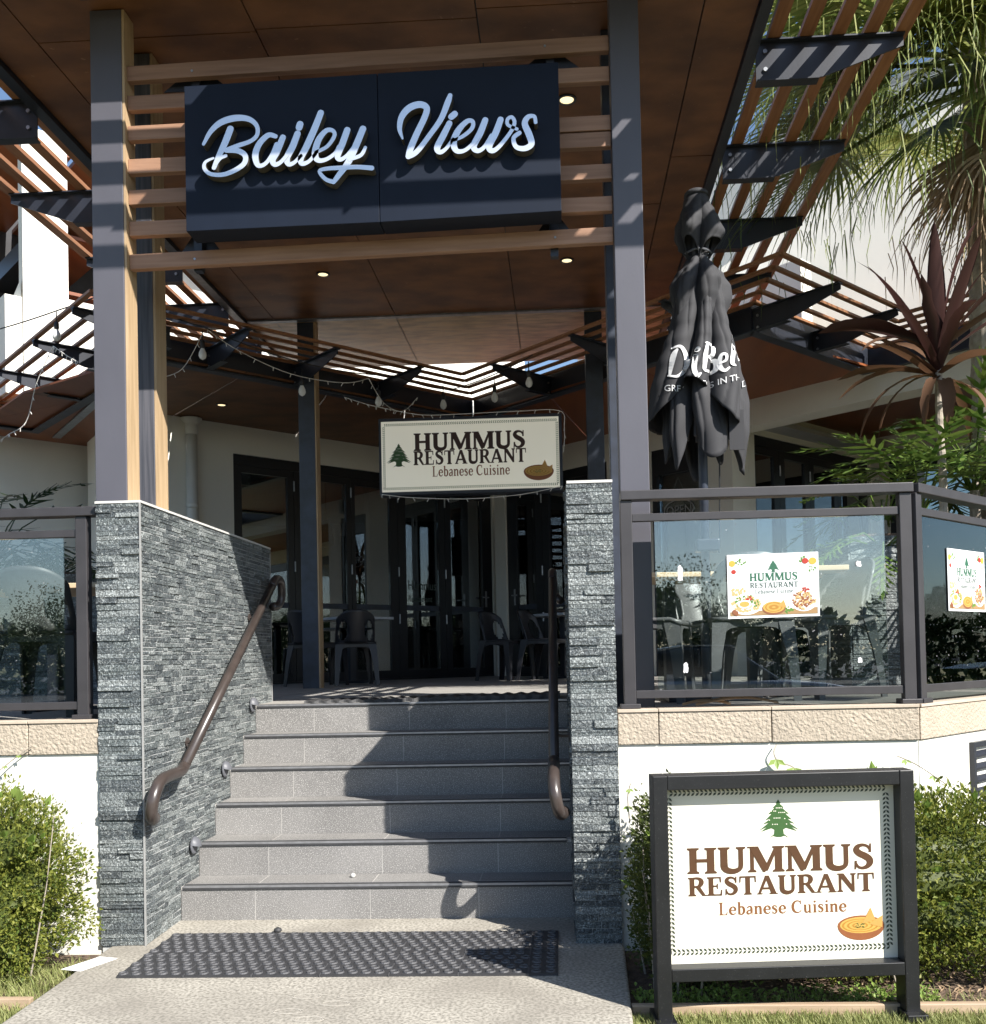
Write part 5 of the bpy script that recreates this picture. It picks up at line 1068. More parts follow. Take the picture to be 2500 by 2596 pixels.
ca = make_chair('cafe_chair', 'resin'); cb = make_chair('dining_chair', 'resindark'); cl = make_chair('cafe_chair', 'resinshade')
def place(src, x, y, rz, label, group, used=set(), z=DZ):
    o = src if src.name not in used else copy_tree(src)
    used.add(src.name); o.location = (x, y, z); o.rotation_euler = (0, 0, math.radians(rz)); o['label'] = label; o['group'] = group; return o
GA = 'grey resin chairs on the front terraces'
place(cl, -.86, .36, 185, 'shade-darkened grey resin chair with its back to the glass, left terrace', GA)
place(cl, -.72, 1.55, 40, 'shade-darkened grey resin chair half hidden behind the left balustrade post', GA)
place(ca, 2.42, .52, 75, 'grey resin chair at the far left of the right terrace glass', GA)
place(ca, 2.98, .62, 178, 'grey resin chair right behind the poster, under the bright table', GA)
place(ca, 3.40, .72, -62, 'grey resin chair with its raised back beside the second balustrade post', GA)
place(ca, 3.28, 1.42, 10, 'grey resin chair with ribbed back deeper behind the poster', GA)
place(ca, 2.98, 1.75, 30, 'grey resin chair in shade behind the umbrella pole', GA)
GB = 'black chairs by the entrance doors'
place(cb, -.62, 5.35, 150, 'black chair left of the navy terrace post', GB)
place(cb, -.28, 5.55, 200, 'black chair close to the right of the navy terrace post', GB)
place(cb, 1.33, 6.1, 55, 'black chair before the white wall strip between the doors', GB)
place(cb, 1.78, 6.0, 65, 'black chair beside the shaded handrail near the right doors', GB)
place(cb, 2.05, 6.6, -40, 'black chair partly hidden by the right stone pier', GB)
def table(name, x, y, rz, label, m_, w_=.7, d_=.7, group='tables on the terrace', h=.745, base='blackmetal'):
    t = thing(name, (x, y, DZ), label, 'table', group)
    MB().box(x-w_/2, x+w_/2, y-d_/2, y+d_/2, DZ+h-.03, DZ+h).build('tabletop', m_, t, bevel=.004)
    MB().box(x-.035, x+.035, y-.035, y+.035, DZ+.02, DZ+h-.031).build('pedestal', base, t)
    f = MB(); f.bar((x-.28, y, DZ+.012), (x+.28, y, DZ+.012), .05, .022); f.bar((x, y-.28, DZ+.0125), (x, y+.28, DZ+.0125), .05, .021); f.build('foot', base, t)
    t.rotation_euler = (0, 0, math.radians(rz)); return t
table('cafe_table', -1.15, .98, 0, 'pale topped table behind the left balustrade', 'tabletop', .95, .7)
table('cafe_table', 3.22, 1.08, 0, 'pale topped table right of the poster, sunlit', 'tabletop', .72, .7)
table('cafe_table', 2.62, 1.25, 8, 'pale topped table left of the poster behind the umbrella pole', 'tabletop', .62, .62)
table('cafe_table', -.45, 6.25, 45, 'grey topped table behind the navy terrace post', 'greytop', .7, .7)
table('cafe_table', 1.98, 6.55, 45, 'grey topped table near the right entrance doors', 'greytop', .7, .7)

# ================================================================== SMALL FIXTURES
ex = thing('exit_light', (.55, 6.9, 3.5), 'white boxed exit light hanging below the restaurant sign', 'exit light')
m = MB(); m.box(.47, .73, 6.86, 6.92, 3.31, 3.49); m.build('light_box', 'whiteplastic', ex, bevel=.012)
m = MB(); m.box(.49, .71, 6.853, 6.8595, 3.33, 3.47); m.build('light_panel', 'paper', ex)
m = MB(); m.box(.585, .615, 6.88, 6.90, 3.4905, 3.99); m.build('stem', 'whiteplastic', ex)
lb = thing('door_number', fR(uR(1.40), .0, 3.62), 'small white shop number plate over the right door', 'number plate')
fbox(fR, 'plate', 'whiteplastic', lb, uR(1.36), uR(1.62), -.018, -.012, 3.565, 3.65)
vs, fs = fonttext('SHOP 2A', .06); m = MB(); m.add([fR(uR(1.375)+x, -.0115, 3.585+y) for x, y in vs], fs); m.build('plate_lettering', 'ink_black', lb)
# vinyl lettering on the entrance door pane
vl = MB(); vs, fs = fonttext('Hummus', .17); vl.add([fL(uL(.0)+x*.75, -.049, 2.20+y) for x, y in vs], fs); vs, fs = fonttext('Restaurant', .12); vl.add([fL(uL(.0)+x*.75, -.049, 2.04+y) for x, y in vs], fs)
tag(vl.build('door_lettering', 'ink_grey'), 'faint grey vinyl lettering on the middle left door pane', 'lettering')
# unlit neon sign in the dark window
no = thing('neon_sign', fR(uR(3.3), -.055, 3.0), 'unlit oval neon sign reading OPEN in the dark window under the umbrella', 'neon sign')
m = MB(); m.tube([fR(uR(3.30)+.21*math.cos(a), -.05, 2.95+.115*math.sin(a)) for a in [2*math.pi*k/36 for k in range(37)]], .009, 6); m.build('oval_tube', 'neon', no)
vs, fs = fonttext('OPEN', .15); m = MB(); m.add([fR(uR(3.30)-.185+x*.95, -.05, 2.895+y) for x, y in vs], fs); m.build('neon_lettering', 'neon', no)
m = MB(); m.tube([fR(uR(3.30)-.15, -.05, 3.03), fR(uR(3.30), -.05, 3.32), fR(uR(3.30)+.15, -.05, 3.03)], .002, 4); m.build('hanging_wire', 'neon', no)
for x, y, z, lab in ((-1.15, 8.05, 3.1, 'woven pendant lamp inside the left folding doors'), (-.75, 8.9, 3.0, 'second woven pendant lamp deeper inside the left room')):
    t = thing('pendant_lamp', (x, y, z), lab, 'pendant lamp', 'pendant lamps in the left room')
    MB().lathe((x, y, z-.30), [(.03, 0), (.095, .02), (.11, .09), (.085, .20), (.04, .38), (.02, .52)], 18).build('lamp_shade', 'copperlamp', t, smooth=True)
    m = MB(); m.tube([(x, y, z+.2), (x, y, 3.8)], .006, 6); m.lathe((x, y, 3.78), [(.06, 0), (.06, .02)], 14); m.build('cable', 'cord', t)
# string lights
fs_ = thing('string_lights', (.3, 3.3, 3.9), 'black cable of frosted bulbs strung between the court awnings', 'string lights')
anch = [(-2.92, 3.0, 4.048), (-2.167, 3.0, 4.238), (-1.55, 2.98, 4.43), (-1.00, 3.17, 4.12), (.43, 4.46, 4.02), (.90, 4.9, 3.99), (1.74, 4.22, 4.10)]
def sag(a, b, s, n=14):
    a, b = V(a), V(b); return [a.lerp(b, i/n)-V((0, 0, s*4*(i/n)*(1-i/n))) for i in range(n+1)]
m = MB()
for a, b, s in zip(anch, anch[1:], (.012, .008, .06, .10, .03, .03)): m.tube(sag(a, b, s), .0055, 6)
m.build('cable', 'cord', fs_, smooth=True)
for x, y, z in ((-2.167, 3.0, 4.23), (-1.0, 3.16, 4.08), (-.33, 3.8, 3.92), (.27, 4.3, 3.93), (.84, 4.70, 3.985), (1.36, 4.5, 3.985), (1.70, 4.25, 4.05)):
    s = MB(); s.tube([(x, y, z), (x, y, z-.085)], .005, 6); s.lathe((x, y, z-.15), [(.016, 0), (.021, .02), (.019, .055), (.008, .07)], 12); so_ = s.build('socket', 'cord', fs_, smooth=True)
    MB().lathe((x, y, z-.245), [(.004, 0), (.024, .012), (.034, .035), (.030, .062), (.016, .092), (.014, .10)], 14).build('bulb', 'bulb', so_, smooth=True)
def fairy(paths, label):
    t = thing('fairy_lights', paths[0][0], label, 'fairy lights', 'fairy light strands'); q = random.Random(5)
    for pts in paths:
        c = [V(p) for p in cr(pts, 6)]; m = MB(); m.tube(c, .0032, 5)
        for p in c[::2]: m.tube([p, p+V((q.uniform(-.02, .02), 0, -.03))], .0034, 5)
        m.build('strand', 'fairy', t)
fairy([[(-1.30, 2.98, 3.64), (-1.15, 3.1, 3.75), (-1.0, 3.16, 4.05)], [(-.97, 3.2, 4.1), (-.75, 3.35, 3.96), (-.4, 3.7, 3.85), (0, 4.0, 3.84), (.2, 4.2, 3.93)], [(.2, 4.2, 3.93), (.32, 4.3, 3.72), (.48, 4.4, 3.66), (.62, 4.45, 3.8)], [(.0, 4.05, 3.72), (.2, 4.1, 3.66), (.45, 4.12, 3.60), (.7, 4.16, 3.56), (1.0, 4.16, 3.555), (1.6, 4.16, 3.565), (1.98, 4.16, 3.555), (2.02, 4.17, 3.4), (2.01, 4.16, 3.2)], [(.31, 4.17, 2.83), (.6, 4.16, 2.79), (1.1, 4.16, 2.765), (1.6, 4.16, 2.79), (1.99, 4.17, 2.86)]], 'pale fairy light strand looped over the right court awning and hanging sign')
fairy([[(-2.25, 3.1, 3.98), (-2.45, 3.2, 3.7), (-2.6, 3.3, 3.4), (-2.75, 3.3, 3.3)], [(-2.25, 3.1, 3.98), (-2.08, 3.0, 3.86), (-1.98, 2.98, 3.80)], [(-2.75, 3.3, 3.3), (-3.0, 3.3, 3.16), (-3.4, 3.3, 3.12)]], 'pale fairy light strand hanging from the far left awning')
# things lying about
tag(MB().prism([(-.222, -.775, .0005), (-.125, -.80, .0005), (-.045, -.625, .0005), (-.135, -.60, .0005)], (0, 0, .002)).build('paper_sheet', 'paper'), 'crumpled white paper lying at the left edge of the path', 'paper')
m = MB(); m.lathe((.56, -.235, .001), [(.010, 0), (.020, .008), (.018, .018), (.006, .025)], 10); tag(m.build('snail_shell', 'rubber', smooth=True), 'small dark snail shell behind the rubber mat', 'snail shell')
m = MB(); m.lathe((.84, .17, r_), [(.006, 0), (.013, .006), (.012, .016), (.004, .022)], 10); tag(m.build('pebble', 'cap', smooth=True), 'pale pebble lying on the first step', 'pebble')
# chalk scrawl on the path
m = MB()
for cx, cy, a in ((.93, -1.12, 0), (1.06, -1.20, .4), (.90, -1.28, .3), (1.11, -1.12, .2), (1.0, -1.36, .1)):
    for q0 in (0, 1):
        A = [math.radians(200*q0+i*25) for i in range(9)]; pts = [(cx+.05*math.cos(t)*(1+.2*q0), cy+.026*math.sin(t)) for t in A]
        for (x0, y0), (x1, y1) in zip(pts, pts[1:]):
            m.prism([(x0, y0-.004, .0004), (x1, y1-.004, .0004), (x1, y1+.004, .0004), (x0, y0+.004, .0004)], (0, 0, .0008))
tag(m.build('chalk_scrawl', 'chalk', kind='stuff'), 'worn pale chalk scrawl on the path in front of the mat', 'chalk marks')
tag(MB().bar((2.176, -1.205, -.043), (8, -1.19, -.043), .03, .075).build('timber_edging', 'edging', bevel=.005), 'sunbleached timber edging between lawn and mulch under the ground sign', 'garden edging')
tag(MB().bar((-6, -1.10, -.043), (-.17, -1.10, -.043), .03, .075).build('timber_edging', 'edging', bevel=.005), 'timber edging between lawn and left hedge', 'garden edging')
# dry leaves on the terrace ledge
dr = thing('dry_leaf', (2.75, -.33, 1.047), 'curled dry yellow leaf lying under the glass balustrade', 'dry leaf')
m = MB()
n = 9
def dleaf(c, d, L, w_, lift):
    c = V(c); d = V(d).normalized(); s = V((-d.y, d.x, 0)); vs = []
    for i in range(n+1):
        t = i/n; ww = w_*math.sin(math.pi*min(1, t*.92+.04))**.7
        for k in (-1, 0, 1): vs.append(c+d*(L*t)+s*(ww*k)+V((0, 0, lift*math.sin(t*3.1)+(.012 if k == 0 else .0)+.004)))
    m.add(vs, [(i*3+k, i*3+k+1, (i+1)*3+k+1, (i+1)*3+k) for i in range(n) for k in range(2)])
dleaf((2.56, -.32, 1.047), (1, .04, 0), .38, .055, .03); dleaf((2.50, -.30, 1.047), (1, -.12, 0), .22, .03, .02)
m.build('leaf_blade', 'palmdead', dr)
# ================================================================== PLANTS
def rv(q, s=1): return V((q.gauss(0, s), q.gauss(0, s), q.gauss(0, s)))
def leafquad(m, p, d, n, L, w_, fold=.25):
    d = d.normalized(); s = d.cross(n)
    if s.length < 1e-4: s = d.orthogonal()
    s = s.normalized(); nn = s.cross(d)
    m.add([p, p+d*L*.5+s*w_*.5+nn*w_*fold, p+d*L, p+d*L*.5-s*w_*.5+nn*w_*fold], [(0, 1, 2), (0, 2, 3)])
def hedge(name, x0, x1, y0, y1, z0, z1, count, m_, label, seed, lsz=(.016, .032), vines=0, bulge=.085, stems=26):
    q = random.Random(seed); t = thing(name, ((x0+x1)/2, (y0+y1)/2, z0), label, 'hedge', 'clipped hedges in front of the terrace')
    cx, cy, cz = (x0+x1)/2, (y0+y1)/2, (z0+z1)/2; hx, hy, hz = (x1-x0)/2, (y1-y0)/2, (z1-z0)/2
    def surf(u, v):
        d = V((math.cos(u)*math.cos(v), math.sin(u)*math.cos(v), math.sin(v)))
        k = 1/max((abs(d.x)**2.8+abs(d.y)**2.8+abs(d.z)**2.8)**(1/2.8), 1e-3)
        b = 1+bulge*(math.sin(5*u+3*v+seed)+math.sin(9*v-4*u)+.7*math.sin(17*u+11*v))
        return V((cx+d.x*k*hx*b, cy+d.y*k*hy*b, cz+d.z*k*hz*b)), V((d.x/hx, d.y/hy, d.z/hz)).normalized()
    m = MB()
    for _ in range(count):
        u = q.uniform(0, 6.283); v = math.asin(q.uniform(-.95, 1)); p, n = surf(u, v)
        dep = abs(q.gauss(0, .055)); p = p-n*dep+rv(q, .012)
        if p.z < z0-.01: continue
        L = lsz[0]+(lsz[1]-lsz[0])*q.random()**1.7*1.25; leafquad(m, p, n*.7+rv(q, .55)+V((0, 0, .25)), rv(q), L, L*.5)
    m.build('foliage', m_, t, kind='stuff')
    core = MB(); nn = 22; vs = []
    for i in range(nn+1):
        for j in range(nn): 
            p, n = surf(2*math.pi*j/nn, -math.pi/2+math.pi*i/nn); vs.append(p-n*.15)
    core.add(vs, [(i*nn+j, i*nn+(j+1) % nn, (i+1)*nn+(j+1) % nn, (i+1)*nn+j) for i in range(nn) for j in range(nn)]); core.build('inner_growth', 'hedgeshade', t, kind='stuff')
    st_ = MB()
    for _ in range(stems):
        u = q.uniform(0, 6.283); p, n = surf(u, q.uniform(-.9, .9)); b = V((p.x*.8+cx*.2, p.y*.8+cy*.2, z0)); st_.tube([b, b.lerp(p, .6)+rv(q, .02), p+n*.01], [.005, .003, .002], 5)
    st_.build('stems', 'bark', t, kind='stuff')
    if vines:
        vm = MB()
        for _ in range(vines):
            u = q.uniform(0, 6.283); p, n = surf(u, q.uniform(-.2, 1.3)); 
            L = q.uniform(.035, .07)
            for a in (-.7, 0, .7):
                d = (n+V((math.cos(u+a+1.5), math.sin(u+a+1.5), .2))*(.5 if a else .1)+V((a*.6, 0, .3)))
                leafquad(vm, p+n*.02, d, n, L*(1 if a == 0 else .75), L*.42, .1)
        vm.build('vine_leaves', 'vine', t, kind='stuff')
    return t
hedge('hedge', -1.5, -.22, -1.05, -.45, -.08, .77, 46000, 'hedge', 'sunlit yellow-green clipped hedge left of the stone wall', 1, lsz=(.011, .026), vines=60, stems=4)
hedge('hedge', 2.215, 2.62, -1.06, -.50, -.05, .70, 20000, 'hedgeshade', 'dark shaded hedge between the stone pier and the cream ground sign', 2, lsz=(.011, .026), vines=10, stems=8)
hedge('hedge', 2.62, 4.35, -1.04, -.48, -.02, .685, 46000, 'hedge', 'bright vine-tangled hedge behind and right of the cream ground sign', 3, lsz=(.012, .030), vines=130, stems=10)
def stuff(name, gen, m_, kind='stuff'):
    m = MB(); gen(m); o = m.build(name, m_); o['kind'] = kind; return o
def grassgen(regions, seed):
    def g(m):
        q = random.Random(seed)
        for (x0, x1, y0, y1, n, h) in regions:
            for _ in range(n):
                x, y = q.uniform(x0, x1), q.uniform(y0, y1); L = h*q.uniform(.5, 1.3); a = q.uniform(0, 6.283); b = V((x, y, -.055)); s = V((math.cos(a), math.sin(a), 0))*.0022
                l = V((math.cos(a+1.2), math.sin(a+1.2), 0))*L*q.uniform(.1, .8)
                m.add([b-s, b+s, b+V((0, 0, L*.6))+l*.5+s*.7, b+V((0, 0, L))+l], [(0, 1, 2), (0, 2, 3)])
    return g
stuff('grass', grassgen([(2.17, 4.2, -1.75, -1.215, 26000, .036), (-1.3, -.13, -1.95, -1.12, 16000, .038), (-1.0, -.17, -1.09, -.62, 3500, .06), (2.2, 3.6, -1.17, -1.02, 500, .05)], 5), 'grass')
def cover(m):
    q = random.Random(8)
    for _ in range(1500):
        x = q.uniform(2.2, 3.35); y = q.uniform(-1.165, -.98)
        if q.random() < .5 and 2.65 < x < 2.95: continue
        leafquad(m, V((x, y, -.045+abs(q.gauss(0, .02)))), V((q.gauss(0, 1), q.gauss(0, 1), .7)), V((0, 0, 1)), q.uniform(.012, .028), .014)
stuff('ground_cover', cover, 'vine')
def litter(m):
    q = random.Random(9)
    for _ in range(900):
        x = q.uniform(3.2, 4.4) if q.random() < .7 else q.uniform(2.3, 3.3); y = q.uniform(-1.17, -.6)
        leafquad(m, V((x, y, -.043+q.random()*.012)), V((q.gauss(0, 1), q.gauss(0, 1), .15)), V((0, 0, 1)), q.uniform(.015, .05), .012)
stuff('leaf_litter', litter, 'palmdead')
# --- lobed philodendron
def phil_leaf(base, tip, droop, size, seed, par, m_, name='leaf'):
    """petiole from base to blade start, blade of finger lobes"""
    q = random.Random(seed); m = MB(); base = V(base); tip = V(tip); d = (tip-base).normalized()
    mid = base.lerp(tip, .55)+V((0, 0, .06))
    m.tube([base, mid, tip], [.008, .006, .005], 5)
    up = V((0, 0, 1)); s = d.cross(up).normalized(); ax = (d+V((0, 0, -droop))).normalized(); n = s.cross(ax)
    K = 7; c = tip
    for k in range(K+1):
        t = k/K; ax2 = (ax+V((0, 0, -droop*.9*t))).normalized(); p = c; c = c+ax2*size/K
        L = size*(.50-.16*t)*(.62+.38*math.sin(math.pi*min(1, t+.2)))
        for sg in (-1, 1):
            dd = (s*sg*(.80-.35*t)+ax2*(.40+.75*t)+n*q.uniform(-.05, .35)).normalized(); w_ = size*.105*q.uniform(.8, 1.1); L2 = L*q.uniform(.85, 1.1)
            e1 = p+dd*L2*.55+V((0, 0, -.02)); e2 = p+dd*L2+V((0, 0, -.14*L2-droop*.12*L2))
            wd = ax2*w_*.5; nn = n*.012
            m.add([p-wd*.6, p+wd*.6, e1+wd, e1-wd, e2+wd*.35, e2-wd*.35, e2+dd*w_*.4], [(0, 1, 2, 3), (3, 2, 4, 5), (5, 4, 6)])
        nxt = c; m.add([p-s*size*.035, p+s*size*.035, nxt+s*size*.03, nxt-s*size*.03], [(0, 1, 2, 3)])
    e = c; m.add([e-s*size*.04, e+s*size*.04, e+ax2*size*.16], [(0, 1, 2)])
    return m.build(name, m_, par)
def philodendron(x, y, z, n, size, seed, m_, label, spread=(0, 360), elev=(.25, 1.1), plen=(.22, .45), group='philodendrons in the stone planters'):
    q = random.Random(seed); t = thing('philodendron', (x, y, z), label, 'plant', group)
    for i in range(n):
        a = math.radians(spread[0]+(spread[1]-spread[0])*(i+q.uniform(-.3, .3))/n); el = q.uniform(*elev); L = q.uniform(*plen)
        d = V((math.cos(a)*math.cos(el), math.sin(a)*math.cos(el), math.sin(el)))
        b = V((x, y, z))+V((math.cos(a), math.sin(a), 0))*.03
        phil_leaf(b, b+d*L, q.uniform(.25, .7), size*q.uniform(.75, 1.1), seed*100+i, t, m_)
    m = MB(); m.tube([(x, y, z-.25), (x, y, z+.05)], [.04, .03], 8); m.build('stem', 'bark', t)
    return t
# planters clad in dark stone
def planter(name, x0, x1, y0, y1, z1, label, seed):
    t = thing(name, ((x0+x1)/2, (y0+y1)/2, DZ), label, 'planter', 'stone planters on the terraces')
    bx('planter_core', 'mortar', t, x0+.012, x1-.012, y0+.014, y1, DZ, z1); bx('planter_soil', 'soil', t, x0+.05, x1-.05, y0+.05, y1-.05, z1+.001, z1+.02)
    rest = ledgestone(t, (x0+.012, y0+.013, 0), (1, 0, 0), (0, -1, 0), lambda z: (0, x1-x0-.024), DZ, z1, seed, 90, lmin=.12, lmax=.40)
    rest += ledgestone(t, (x0+.011, y1, 0), (0, -1, 0), (-1, 0, 0), lambda z: (0, y1-y0), DZ, z1, seed+1, 0, lmin=.12, lmax=.40)
    stuffstones(t, rest)
planter('stone_planter', 3.80, 7.2, 1.50, 2.55, 2.02, 'dark split-stone planter behind the angled balustrade on the right', 31)
planter('stone_planter', -5.2, -1.52, 2.75, 3.5, 2.03, 'dark split-stone planter behind the left terrace table', 35)
PX = 'phil'
philodendron(4.10, 1.75, 2.15, 11, .34, 1, PX, 'small philodendron at the left end of the right planter', elev=(.1, 1.0))
philodendron(4.30, 1.60, 2.20, 15, .44, 2, PX, 'bushy philodendron just right of the second balustrade post')
philodendron(4.75, 1.85, 2.35, 18, .50, 3, PX, 'large philodendron below the brown cordyline')
philodendron(5.15, 1.6, 2.25, 16, .5, 4, PX, 'philodendron spilling over at the right edge of the photo')
philodendron(4.05, 1.56, 1.95, 8, .34, 6, PX, 'low philodendron hanging down behind the right glass', spread=(180, 360), elev=(-.35, .2))
philodendron(5.5, 2.1, 2.6, 14, .55, 5, PX, 'tall philodendron at the back of the right planter')
philodendron(-2.75, 3.0, 2.18, 24, .46, 11, 'philshade', 'shaded philodendron in the left planter, its leaves above the rail', elev=(.2, 1.1), plen=(.25, .6))
philodendron(-2.15, 2.95, 2.05, 14, .38, 12, 'philshade', 'low shaded philodendron leaning toward the left columns', spread=(160, 380), elev=(-.1, .6))
philodendron(-3.5, 3.0, 2.1, 16, .48, 13, 'philshade', 'shaded philodendron cut by the left edge of the photo')
# --- cordyline
cdl = thing('cordyline', (4.37, 1.42, 2.05), 'purple-brown cordyline with withered lower leaves on a pale stem', 'plant', None)
m = MB(); q = random.Random(3); pts = [(4.37, 1.42, 2.0), (4.375, 1.41, 2.35), (4.36, 1.40, 2.7), (4.365, 1.40, 3.05)]
c_ = cr(pts, 10); m.tube(c_, [.026+.003*(i % 2)-.006*i/len(c_) for i in range(len(c_))], 10); m.build('stem', 'bark', cdl)
def sword(base, d0, L, w_, droop, seed, par, m_, curl=0.):
    q = random.Random(seed); m = MB(); p = V(base); d = V(d0).normalized(); n_ = 9; vs = []
    s = d.cross(V((0, 0, 1))); s = s.normalized() if s.length > .01 else V((1, 0, 0)); tw = q.uniform(-.9, .9)
    for i in range(n_+1):
        t = i/n_; ww = w_*(.22+.78*math.sin(math.pi*min(1, .12+t*.88))**.8)*(1 if t < .98 else .1)
        nn = s.cross(d).normalized(); s2 = (s*math.cos(tw*t)+nn*math.sin(tw*t))
        jit = q.uniform(-.1, .1)*w_ if curl else 0
        vs += [p-s2*(ww/2+jit)+nn*ww*.16, p+V((0, 0, 0)), p+s2*(ww/2-jit)+nn*ww*.16]
        d = (d+V((0, 0, -droop/n_*(1+2*t)))).normalized(); p = p+d*(L/n_)
    m.add(vs, [(i*3+k, i*3+k+1, (i+1)*3+k+1, (i+1)*3+k) for i in range(n_) for k in range(2)]); return m.build('leaf', m_, par, smooth=True)
top = V((4.365, 1.40, 3.03))
q = random.Random(12)
specs = [(-70, 1.10, .66), (-110, 1.38, .78), (70, 1.45, .82), (150, 1.18, .76), (205, .98, .70), (15, 1.22, .78), (-15, .95, .66), (178, .62, .66), (-135, .85, .58), (8, .62, .72), (-45, .45, .60), (60, .8, .72), (-5, 1.40, .74), (168, 1.38, .66)]
for i, (az, el, L) in enumerate(specs):
    d = V((math.cos(math.radians(az))*math.cos(el), math.sin(math.radians(az))*math.cos(el), math.sin(el)))
    sword(top+d*.03+V((0, 0, q.uniform(-.03, .14))), d, L*1.15, q.choice((.055, .075, .095, .12)), q.uniform(.05, .6), 50+i, cdl, 'cordy')
for i, (az, el, L) in enumerate([(-85, 1.0, .6), (160, 1.05, .62), (30, 1.15, .6), (190, .8, .56), (-25, 1.25, .62), (110, .9, .6), (-125, 1.15, .58)]):
    d = V((math.cos(math.radians(az))*math.cos(el), math.sin(math.radians(az))*math.cos(el), math.sin(el)))
    sword(top+d*.02+V((0, 0, q.uniform(-.02, .08))), d, L, q.uniform(.045, .085), q.uniform(.3, .9), 140+i, cdl, 'cordydead' if i % 2 else 'cordy', .4)
for i, (az, el, L, dr) in enumerate([(170, .35, .55, .35), (185, .2, .62, .55), (205, .5, .5, .2), (-70, .3, .5, .5), (10, -.1, .5, .5), (160, .05, .5, 1.4), (230, .0, .42, 1.8), (-30, -.1, .5, 1.6), (40, .1, .5, 1.5), (195, .1, .7, 1.1), (-100, .0, .45, 1.7), (178, .65, .5, .1)]):
    d = V((math.cos(math.radians(az))*math.cos(el), math.sin(math.radians(az))*math.cos(el), math.sin(el)))
    sword(top+d*.02-V((0, 0, q.uniform(0, .08))), d, L*1.1, q.uniform(.05, .095), dr, 90+i, cdl, 'cordydead', .6)
# --- fan palm
plm = thing('fan_palm', (5.05, 2.25, 2.0), 'tall fan palm with drooping threads and a brown dead skirt at the top right', 'palm', None)
m = MB(); c_ = [(5.05, 2.25, 1.9+i*.12) for i in range(32)]; m.tube(c_, [.12+.012*(i % 2) for i in range(32)], 12); m.build('trunk', 'bark', plm)
def frond(hub0, d, plen, R_, seed, m_, spread=2.1, nseg=50, droop=.9, name='frond'):
    q = random.Random(seed); m = MB(); h0 = V(hub0); d = V(d).normalized(); hub = h0+d*plen+V((0, 0, -.10*plen))
    m.tube([h0, h0.lerp(hub, .5)+V((0, 0, .05*plen)), hub], [.020, .016, .012], 6)
    up = V((0, 0, 1)); s = d.cross(up); s = s.normalized() if s.length > .05 else V((1, 0, 0)); ax = (d-V((0, 0, .25))).normalized(); n = s.cross(ax)
    for i in range(nseg):
        a = -spread+2*spread*i/(nseg-1)+q.uniform(-.02, .02); dd = (ax*math.cos(a)+s*math.sin(a)+n*(.10*math.cos(2*a))).normalized()
        r = R_*(.82+.18*math.cos(a*.8))*q.uniform(.9, 1.08); wd0 = (-ax*math.sin(a)+s*math.cos(a)).normalized()
        p = hub.copy(); rows = 8; vs = []; drp = droop*q.uniform(.7, 1.4); dirn = dd.copy(); wv = q.uniform(-.25, .25)
        for k in range(rows+1):
            t = k/rows; ww = r*.040*(.25+1.1*t if t < .4 else max(.06, 1.15*(1-t)**.9))
            vs += [p-wd0*ww*.5, p+wd0*ww*.5]
            g = max(0, t-.30)*drp
            dirn = (dirn+V((0, 0, -g*.42))+wd0*wv*max(0, t-.5)*.3).normalized(); p = p+dirn*(r/rows)
        m.add(vs, [(2*k, 2*k+1, 2*k+3, 2*k+2) for k in range(rows)])
        if q.random() < .45:   # split tip hanging as a thread
            L = q.uniform(.12, .42); o_ = V((q.uniform(-.05, .05), q.uniform(-.05, .05), 0)); a_ = p-dirn*.05; ww = V((.0035, 0, 0))
            m.add([a_-ww, a_+ww, a_+o_+V((0, 0, -L*.5))+ww, a_+o_+V((0, 0, -L*.5))-ww, a_+o_*.6+V((0, 0, -L))], [(0, 1, 2, 3), (3, 2, 4)])
    return m.build(name, m_, plm)
hubz = 5.55; q = random.Random(77)
def dirv(az, el): return V((math.cos(math.radians(az))*math.cos(el), math.sin(math.radians(az))*math.cos(el), math.sin(el)))
k = 0
